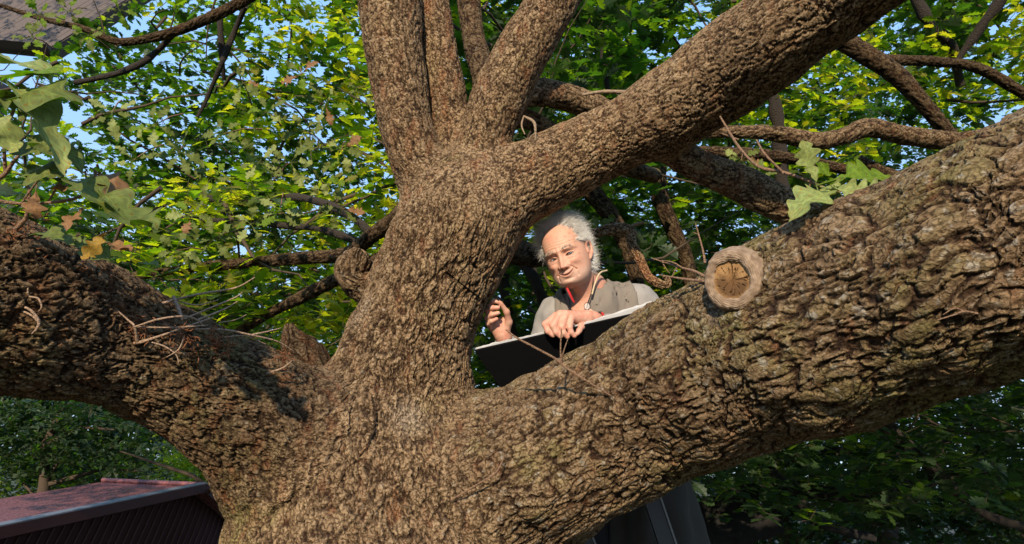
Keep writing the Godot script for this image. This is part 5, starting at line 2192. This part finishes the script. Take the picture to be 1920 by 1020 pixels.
func near_leaves(oak: Node3D) -> void:
	make_leaf_meshes()
	var rg := RandomNumberGenerator.new()
	rg.seed = 29
	var tow := cam_dir(0, 0, 1)
	# sprig on the right limb
	var st := new_st()
	twig(st, [[1350, 218, 1.66, 2.2], [1385, 275, 1.62, 3.0], [1422, 312, 1.58, 3.4], [1465, 322, 1.55, 3.6], [1505, 335, 1.52, 3.8], [1545, 352, 1.50, 3.6]])
	twig(st, [[1418, 262, 1.58, 2.0], [1435, 290, 1.56, 2.6], [1470, 325, 1.54, 3.0]])
	twig(st, [[1385, 262, 1.64, 2.0], [1352, 250, 1.65, 1.2]])
	twig(st, [[1500, 395, 1.56, 3], [1535, 412, 1.53, 3.4], [1575, 408, 1.47, 4.5], [1600, 398, 1.44, 6]])
	twig(st, [[1575, 355, 1.50, 3], [1568, 385, 1.48, 3.6], [1592, 405, 1.44, 5]])
	twig(st, [[1512, 305, 1.52, 1.6], [1520, 340, 1.51, 2.2], [1500, 395, 1.55, 2.4]])
	var tw := part("leafy_twig", st.commit(), M.twig, oak)
	put_leaf(tw, 0, "pale", P(1532, 352, 1.50), P(1510, 264, 1.49), tow + cam_dir(0.3, 0.1, 0), 1.40)
	put_leaf(tw, 3, "fresh", P(1540, 345, 1.50), P(1664, 296, 1.46), cam_dir(-0.25, 0.75, 0.65), 1.26)
	put_leaf(tw, 1, "pale", P(1590, 340, 1.50), P(1490, 368, 1.44), cam_dir(0.1, 0.85, 0.45), 1.12)
	put_leaf(tw, 5, "pale", P(1548, 352, 1.48), P(1655, 372, 1.43), cam_dir(0.1, 0.45, 0.9), 1.33)
	put_leaf(tw, 2, "olive", P(1560, 350, 1.49), P(1600, 394, 1.46), cam_dir(0.3, 0.3, 0.9), 1.26)
	put_leaf(tw, 4, "fresh", P(1520, 332, 1.52), P(1560, 305, 1.55), cam_dir(0.2, 0.4, 0.9), 1.12)

	# big leaves hanging into the picture on the left
	st = new_st()
	twig(st, [[-30, 345, 1.40, 7], [5, 330, 1.40, 6], [28, 300, 1.39, 5], [48, 283, 1.38, 3]])
	twig(st, [[10, 320, 1.40, 5], [8, 250, 1.37, 4], [26, 205, 1.35, 3.4], [32, 160, 1.33, 2.6]])
	twig(st, [[-30, 372, 1.42, 5], [40, 382, 1.44, 4], [110, 378, 1.42, 3.6], [150, 368, 1.40, 3.2], [162, 350, 1.39, 2.4], [160, 320, 1.38, 2]])
	twig(st, [[40, 382, 1.44, 3], [70, 340, 1.42, 2.4], [92, 320, 1.41, 1.8]])
	twig(st, [[90, 380, 1.43, 2.6], [110, 345, 1.42, 1.8], [120, 330, 1.40, 1.2]])
	twig(st, [[30, 430, 1.46, 6], [50, 405, 1.45, 5], [55, 360, 1.44, 4], [48, 340, 1.44, 3]])
	tw = part("leafy_twig", st.commit(), M.twig, oak)
	var L := [
		[0, "fresh", -45, 150, 1.14, 104, 118, 1.10, -0.25, 0.8, 0.55, 1.1], [1, "pale", -60, 110, 1.16, 80, 92, 1.12, 0.1, 0.9, 0.4, 1.0], [3, "pale", -40, 118, 1.12, 138, 204, 1.05, 0.3, 0.8, 0.5, 0.62],
		[2, "olive", -40, 168, 1.13, 146, 200, 1.08, 0.1, 0.5, 0.85, 0.75], [5, "olive", -30, 178, 1.15, 110, 196, 1.12, 0.0, -0.4, 0.9, 0.7], [4, "pale", -28, 205, 1.14, 32, 262, 1.10, 0.4, 0.3, 0.85, 0.9],
		[1, "olive", 30, 248, 1.18, 138, 270, 1.12, -0.1, 0.8, 0.6, 0.9], [0, "olive", 2, 285, 1.17, 84, 270, 1.12, 0.2, 0.3, 0.9, 1.0], [3, "olive", 98, 335, 1.19, 196, 330, 1.12, 0.2, 0.7, 0.7, 1.0],
		[2, "olive", 30, 305, 1.19, 108, 336, 1.15, 0.0, 0.4, 0.9, 1.2], [5, "olive", 165, 352, 1.19, 282, 436, 1.10, 0.45, 0.6, 0.6, 0.8], [4, "brown", 175, 318, 1.22, 236, 356, 1.17, 0.2, 0.8, 0.5, 1.0],
		[4, "brown", 150, 350, 1.2, 100, 345, 1.15, 0.1, 0.5, 0.8, 0.9], [2, "brown", 68, 350, 1.22, 62, 410, 1.18, 0.6, 0.2, 0.8, 0.9], [1, "brown", 158, 392, 1.21, 120, 412, 1.15, 0.1, 0.8, 0.6, 1.0],
		[4, "yellow", 205, 430, 1.22, 160, 478, 1.16, 0.5, 0.3, 0.8, 0.8], [5, "brown", 200, 455, 1.22, 242, 472, 1.18, 0.0, 0.9, 0.4, 1.0], [0, "pale", 226, 395, 1.22, 262, 402, 1.18, 0.1, 0.6, 0.8, 1.2],
		[3, "olive", 60, 440, 1.3, 110, 420, 1.25, 0.1, 0.5, 0.8, 1.0], [1, "olive", 120, 440, 1.34, 190, 465, 1.3, 0.1, 0.4, 0.9, 1.0], [0, "olive", 290, 520, 1.6, 330, 500, 1.55, 0.1, 0.9, 0.5, 1.0], [1, "olive", 255, 500, 1.5, 285, 480, 1.45, 0.1, 0.8, 0.5, 1.0],
	]
	for e in L:
		put_leaf(tw, e[0], e[1], P(e[2], e[3], e[4] + 0.2), P(e[5], e[6], e[7] + 0.2), cam_dir(e[8], e[9] * 1.1 + 0.15, e[10] * 0.62), e[11] * 1.05)

	# sprays a little nearer than the crown, their upper sides towards the light
	for c in [[290, 235, 2.7], [335, 285, 2.75], [485, 305, 2.75], [545, 305, 2.8], [600, 335, 2.9], [455, 155, 2.85], [565, 140, 2.9], [610, 195, 2.95], [395, 335, 2.8], [640, 390, 3.0], [525, 395, 2.95], [470, 420, 2.9], [360, 405, 2.8], [420, 250, 2.8], [570, 245, 2.9], [250, 300, 2.7], [640, 280, 3.0], [680, 175, 3.1], [330, 470, 2.8], [400, 450, 2.9], [1130, 470, 2.75], [1120, 440, 2.8], [1420, 330, 2.9], [1390, 300, 3.0], [500, 210, 2.8], [210, 210, 2.7], [75, 28, 3.9], [165, 66, 4.0], [225, 20, 4.1], [60, 70, 3.6], [130, 20, 4.2]]:
		var at := P(c[0], c[1], c[2])
		st = new_st()
		var q := at + cam_dir(rg.randf_range(-0.1, 0.1), rg.randf_range(-0.06, 0.10), -0.16)
		tube(st, [q, q.lerp(at, 0.5) + Vector3(0, 0.012, 0), at], [0.0035, 0.003, 0.0018], 5)
		tw = part("leafy_twig", st.commit(), M.twig, oak)
		for k in 6:
			var a := TAU * k / 6.0 + rg.randf_range(-0.4, 0.4)
			var dir := cam_dir(cos(a), sin(a) * 0.75, rg.randf_range(-0.2, 0.5)).normalized()
			var len := rg.randf_range(0.070, 0.108)
			var tone: String = ["fresh", "olive"][rg.randi() % 2] if c[2] > 3.5 else ["olive", "olive", "pale", "olive", "fresh", "olive", "pale", "olive", "brown", "olive", "pale"][rg.randi() % 11]
			put_leaf(tw, rg.randi() % 6, tone, at + dir * 0.008, at + dir * len, (Vector3(0, 0.6, 0) + tow * 0.9 + Vector3(rg.randf_range(-0.4, 0.4), rg.randf_range(-0.3, 0.3), 0)).normalized(), rg.randf_range(0.9, 1.1))


func oak_details(oak: Node3D) -> void:
	# sawn face: a rolled collar of bark and the cracked, hollow wood inside it
	var c := P(1372, 524, 1.522)
	var ax := (cam_t.origin - c).normalized() + cam_dir(-0.35, 0.05, 0)
	ax = ax.normalized()
	var a := ax.cross(Vector3.UP).normalized() * -1.0
	var b := ax.cross(a).normalized()
	if b.y < 0:
		b = -b
	var vs := PackedVector3Array()
	var cs := PackedColorArray()
	var idx := PackedInt32Array()
	var nu := 120
	var nv := 26
	for i in nu:
		var w := TAU * i / nu
		var lump := 1.0 + 0.06 * n_low.get_noise_2d(cos(w) * 1.2, sin(w) * 1.2)
		var dir := a * cos(w) * 0.95 + b * sin(w) * 1.04
		for j in nv + 1:
			var v := float(j) / nv
			# outside, over the roll, down to the wood
			var ang := lerpf(-0.35, 2.75, v) 
			var rr := 0.0535 * lump + 0.0120 * cos(ang)
			var hh := 0.0075 * sin(ang)
			if v < 0.15:
				rr += 0.012 * (0.15 - v) / 0.15
				hh -= 0.035 * (0.15 - v) / 0.15
			var p := c + dir * rr + ax * hh
			var rough := n_fbm.get_noise_3dv(p * 70.0) * 0.0026 + sin(v * 46.0 + n_low.get_noise_1d(w * 4.0) * 3.0) * 0.0008
			p += (dir * cos(ang) + ax * sin(ang)) * rough
			vs.append(p)
			var t := n_fbm.get_noise_3dv(p * Vector3(45, 45, 45))
			cs.append(Color(0.17, 0.115, 0.075).lerp(Color(0.31, 0.225, 0.155), clampf(0.5 + t, 0.0, 1.0)))
	for i in nu:
		for j in nv:
			var p0 := i * (nv + 1) + j
			var p1 := ((i + 1) % nu) * (nv + 1) + j
			idx.append_array([p0, p1, p0 + 1, p1, p1 + 1, p0 + 1])
	fix_winding(vs, idx, c - ax * 0.03)
	part("bark_collar", arrays_mesh(vs, face_normals(vs, idx), idx, cs), M.wood, oak)
	vs = PackedVector3Array()
	cs = PackedColorArray()
	idx = PackedInt32Array()
	nu = 150
	nv = 24
	for i in nu:
		var w := TAU * i / nu
		var dir := a * cos(w) * 0.95 + b * sin(w) * 1.04
		for j in nv + 1:
			var v := float(j) / nv
			var r := 0.0465 * v
			var ray := n_ridge.get_noise_3d(cos(w) * 2.2, sin(w) * 2.2, 3.0 + v * 0.35)
			var crack := smoothstep(0.045, 0.0, absf(ray)) * smoothstep(0.98, 0.55, v)
			var p := c + dir * r - ax * (0.002 + 0.008 * pow(1.0 - v, 1.5) + 0.008 * crack)
			vs.append(p)
			var rot := smoothstep(0.30, -0.25, (dir.dot(b) * v + dir.dot(a) * v * 0.3 + 0.25 * n_fbm.get_noise_3dv(p * 40.0))) 
			var col := Color(0.37, 0.225, 0.100).lerp(Color(0.24, 0.125, 0.055), clampf(0.45 + 0.6 * n_fbm.get_noise_3d(cos(w) * 3.0, sin(w) * 3.0, v * 2.0) + 0.20 * sin(v * 44.0 + 2.0 * n_low.get_noise_2d(cos(w), sin(w))), 0.0, 1.0))
			col = col.lerp(Color(0.075, 0.040, 0.020), maxf(0.9 * crack, 0.88 * rot * smoothstep(1.05, 0.70, v)))
			col = col.lerp(Color(0.14, 0.07, 0.03), 0.55 * smoothstep(0.55, 0.05, v))
			cs.append(col)
	for i in nu:
		for j in nv:
			var p0 := i * (nv + 1) + j
			var p1 := ((i + 1) % nu) * (nv + 1) + j
			idx.append_array([p0, p1, p0 + 1, p1, p1 + 1, p0 + 1])
	fix_winding(vs, idx, c - ax * 0.2)
	part("sawn_wood", arrays_mesh(vs, face_normals(vs, idx), idx, cs), M.wood, oak)

	# broken dead branch behind the person
	var st := new_st()
	twig(st, [[1172, 432, 2.68, 8], [1190, 422, 2.67, 5], [1208, 417, 2.66, 1.5]], 7, 5, 0.6)
	twig(st, [[1145, 428, 2.70, 4], [1155, 418, 2.69, 2], [1160, 408, 2.68, 1]], 6, 4)
	part("twig", st.commit(), M.dead, oak)

	# twigs by the sawn stub
	st = new_st()
	twig(st, [[1325, 520, 1.62, 4], [1300, 508, 1.66, 3.2], [1270, 500, 1.70, 2.4], [1222, 484, 1.75, 1.4]])
	twig(st, [[1322, 528, 1.62, 3.6], [1290, 524, 1.66, 2.8], [1262, 520, 1.69, 2.2], [1236, 515, 1.72, 1.2]])
	twig(st, [[1282, 504, 1.68, 2], [1262, 492, 1.7, 1.6], [1240, 488, 1.72, 1]])
	twig(st, [[1270, 500, 1.70, 2], [1262, 515, 1.7, 1.4], [1258, 530, 1.7, 0.9]])
	twig(st, [[1240, 488, 1.73, 1.6], [1250, 506, 1.72, 1.2], [1256, 512, 1.72, 0.8]])
	twig(st, [[1322, 494, 1.65, 3], [1318, 470, 1.67, 2.4], [1310, 440, 1.69, 2], [1304, 418, 1.7, 1.2]])
	twig(st, [[1310, 440, 1.69, 1.8], [1300, 436, 1.69, 1]])
	part("twig", st.commit(), M.twig, oak)
	# twig in front of the drawing board
	st = new_st()
	twig(st, [[1145, 742, 1.80, 2.0], [1090, 708, 1.79, 2.8], [1062, 690, 1.80, 3.0], [1040, 672, 1.80, 3.4], [1000, 650, 1.79, 2.8], [970, 634, 1.79, 2.6], [948, 618, 1.79, 1.6]])
	twig(st, [[1052, 678, 1.80, 2.6], [1051, 650, 1.80, 2.0], [1053, 616, 1.80, 1.4]])
	twig(st, [[1052, 676, 1.80, 2.2], [1058, 655, 1.79, 1.8], [1065, 635, 1.79, 1.2]])
	part("twig", st.commit(), M.twig, oak)
	# hooked and straight twigs on the upper boughs
	st = new_st()
	twig(st, [[982, 218, 2.38, 3], [1000, 228, 2.34, 3.4], [1004, 245, 2.32, 3.2], [1004, 282, 2.32, 2.2]])
	twig(st, [[982, 218, 2.38, 2.4], [978, 235, 2.36, 2], [984, 252, 2.35, 1.4]])
	twig(st, [[1003, 250, 2.32, 2], [994, 258, 2.33, 1.6], [991, 274, 2.33, 1]])
	twig(st, [[1092, 178, 2.45, 4], [1130, 172, 2.42, 4.4], [1180, 172, 2.38, 4], [1220, 166, 2.35, 3.4], [1238, 155, 2.34, 2.6], [1250, 130, 2.33, 1.6]])
	twig(st, [[1150, 171, 2.4, 2], [1165, 183, 2.4, 1.6], [1172, 195, 2.4, 1]])
	part("twig", st.commit(), M.dead, oak)
	# small twig on the right limb and a fallen one on the trunk
	st = new_st()
	twig(st, [[1832, 588, 1.13, 4], [1808, 584, 1.12, 3], [1790, 590, 1.12, 2.4], [1758, 600, 1.125, 1.4]])
	twig(st, [[1808, 584, 1.12, 2], [1790, 578, 1.12, 1.6], [1768, 590, 1.12, 1]])
	part("twig", st.commit(), M.twig, oak)
	st = new_st()
	twig(st, [[945, 858, 1.86, 1.4], [930, 886, 1.855, 2], [905, 902, 1.87, 2], [845, 938, 1.89, 1.2]])
	part("twig", st.commit(), M.twig, oak)

	# dry twigs and brown fibres lying on the left limb
	var tg := thing("dry_twigs", "tangle of dry pale twigs lying on top of the left limb", "twigs", P(400, 620, 1.80))
	var list := [
		[[240, 645, 1.70, 5], [262, 642, 1.68, 4], [300, 630, 1.68, 3], [352, 612, 1.72, 2.6], [400, 595, 1.76, 1.6]],
		[[258, 642, 1.68, 4], [252, 612, 1.66, 3.4], [240, 600, 1.66, 2.4], [212, 575, 1.66, 1.4]],
		[[252, 613, 1.66, 2.6], [300, 598, 1.67, 2.6], [345, 593, 1.70, 2.4], [370, 600, 1.72, 2], [382, 612, 1.73, 1.2]],
		[[258, 613, 1.67, 2], [320, 614, 1.68, 2], [390, 610, 1.73, 1.4]],
		[[365, 617, 1.73, 2], [420, 618, 1.76, 2.2], [470, 628, 1.80, 2], [520, 640, 1.86, 1.8], [550, 658, 1.9, 1]],
		[[470, 628, 1.80, 1.8], [500, 622, 1.84, 1.6], [527, 615, 1.88, 1]],
		[[268, 582, 1.78, 4], [300, 570, 1.80, 3.4], [370, 552, 1.84, 2.6], [440, 540, 1.88, 2], [478, 520, 1.9, 1]],
		[[330, 564, 1.82, 2], [370, 572, 1.84, 1.8], [410, 562, 1.87, 1.2]],
		[[340, 600, 1.74, 2.2], [400, 575, 1.80, 2], [440, 558, 1.84, 1.6], [455, 548, 1.86, 1]],
		[[370, 600, 1.75, 2.4], [420, 580, 1.80, 2], [445, 565, 1.84, 1.2]],
		[[285, 642, 1.67, 2], [310, 650, 1.67, 2], [330, 665, 1.68, 1.8], [335, 680, 1.68, 1]],
		[[345, 632, 1.70, 1.8], [335, 655, 1.68, 1.6], [312, 670, 1.67, 1]],
		[[325, 556, 1.82, 4], [335, 580, 1.80, 4], [342, 600, 1.78, 3]],
		[[420, 632, 1.78, 1.6], [460, 630, 1.80, 1.6], [498, 645, 1.84, 1]],
		[[410, 605, 1.78, 1.4], [440, 600, 1.8, 1.4], [462, 590, 1.84, 0.9]],
		[[500, 700, 1.88, 2.4], [530, 690, 1.88, 2.4], [548, 676, 1.88, 1.4]],
		[[-10, 585, 1.48, 4], [25, 570, 1.475, 4], [50, 555, 1.475, 3], [52, 530, 1.475, 2]],
		[[30, 572, 1.475, 3.4], [55, 580, 1.47, 3.6], [72, 600, 1.475, 3.2], [70, 615, 1.475, 2.6], [60, 626, 1.48, 1.6]],
		[[40, 582, 1.475, 2.8], [60, 592, 1.47, 2.6], [72, 604, 1.475, 2]],
		[[55, 556, 1.475, 2.4], [72, 560, 1.47, 2.4], [78, 576, 1.47, 2], [72, 584, 1.475, 1]],
	]
	for c2 in list:
		st = new_st()
		twig(st, c2)
		part("twig", st.commit(), M.twig_pale, tg)
	var rg := RandomNumberGenerator.new()
	rg.seed = 61
	st = new_st()
	for spot in [[240, 600, 1.70, 34], [265, 620, 1.68, 30], [330, 620, 1.70, 32], [400, 640, 1.74, 30], [345, 640, 1.70, 24], [30, 590, 1.50, 30], [60, 430, 1.52, 44], [20, 445, 1.48, 40], [160, 505, 1.60, 30], [420, 650, 1.76, 22], [530, 670, 1.88, 14]]:
		for k in 38:
			var px: float = spot[0] + rg.randfn() * spot[3] * 0.5
			var py: float = spot[1] + rg.randfn() * spot[3] * 0.5
			var p := P(px, py, spot[2] - 0.01 + rg.randf() * 0.03)
			var pts := [p]
			var d := Vector3(rg.randfn(), rg.randfn() - 0.4, rg.randfn()).normalized()
			for i in 3:
				d = (d + Vector3(rg.randfn(), rg.randfn(), rg.randfn()) * 0.6).normalized()
				p += d * rg.randf_range(0.003, 0.009)
				pts.append(p)
			tube(st, pts, [0.0008, 0.0017, 0.0013, 0.0006], 4, 0.5)
	var deb := MeshInstance3D.new()
	deb.name = "bark_fibres"
	deb.mesh = st.commit()
	deb.material_override = mat(Color(0.17, 0.072, 0.035), 0.9, 0.1)
	deb.set_meta("kind", "stuff")
	tag(deb, "rust brown crumbled bark fibres caught along the left limb", "debris")
	add_child(deb, true)


func fix_winding(vs: PackedVector3Array, idx: PackedInt32Array, from: Vector3) -> void:
	var good := 0
	for i in range(0, idx.size(), 30):
		var n := (vs[idx[i + 2]] - vs[idx[i]]).cross(vs[idx[i + 1]] - vs[idx[i]])
		good += 1 if n.dot(cam_t.origin - vs[idx[i]]) > 0.0 else -1
	if good < 0:
		for i in range(0, idx.size(), 3):
			var w := idx[i + 1]
			idx[i + 1] = idx[i + 2]
			idx[i + 2] = w


func _ready() -> void:
	var t0 := Time.get_ticks_msec()
	set_up()
	leaf_materials()
	build_ground()
	build_house()
	build_tall_house()
	var oak := thing("oak_tree", "huge old oak with deeply furrowed bark and spreading limbs", "tree", Vector3(-0.3, 0, -2.2))
	oak_limbs()
	grow_limbs(oak)
	print("limbs ", Time.get_ticks_msec() - t0)
	canopy(oak)
	thin_branches(oak)
	back_trees()
	near_leaves(oak)
	oak_details(oak)
	var t1 := Time.get_ticks_msec()
	build_person()
	build_board_and_ladder()
	print("person ", Time.get_ticks_msec() - t1)
	print("canopy ", Time.get_ticks_msec() - t0)
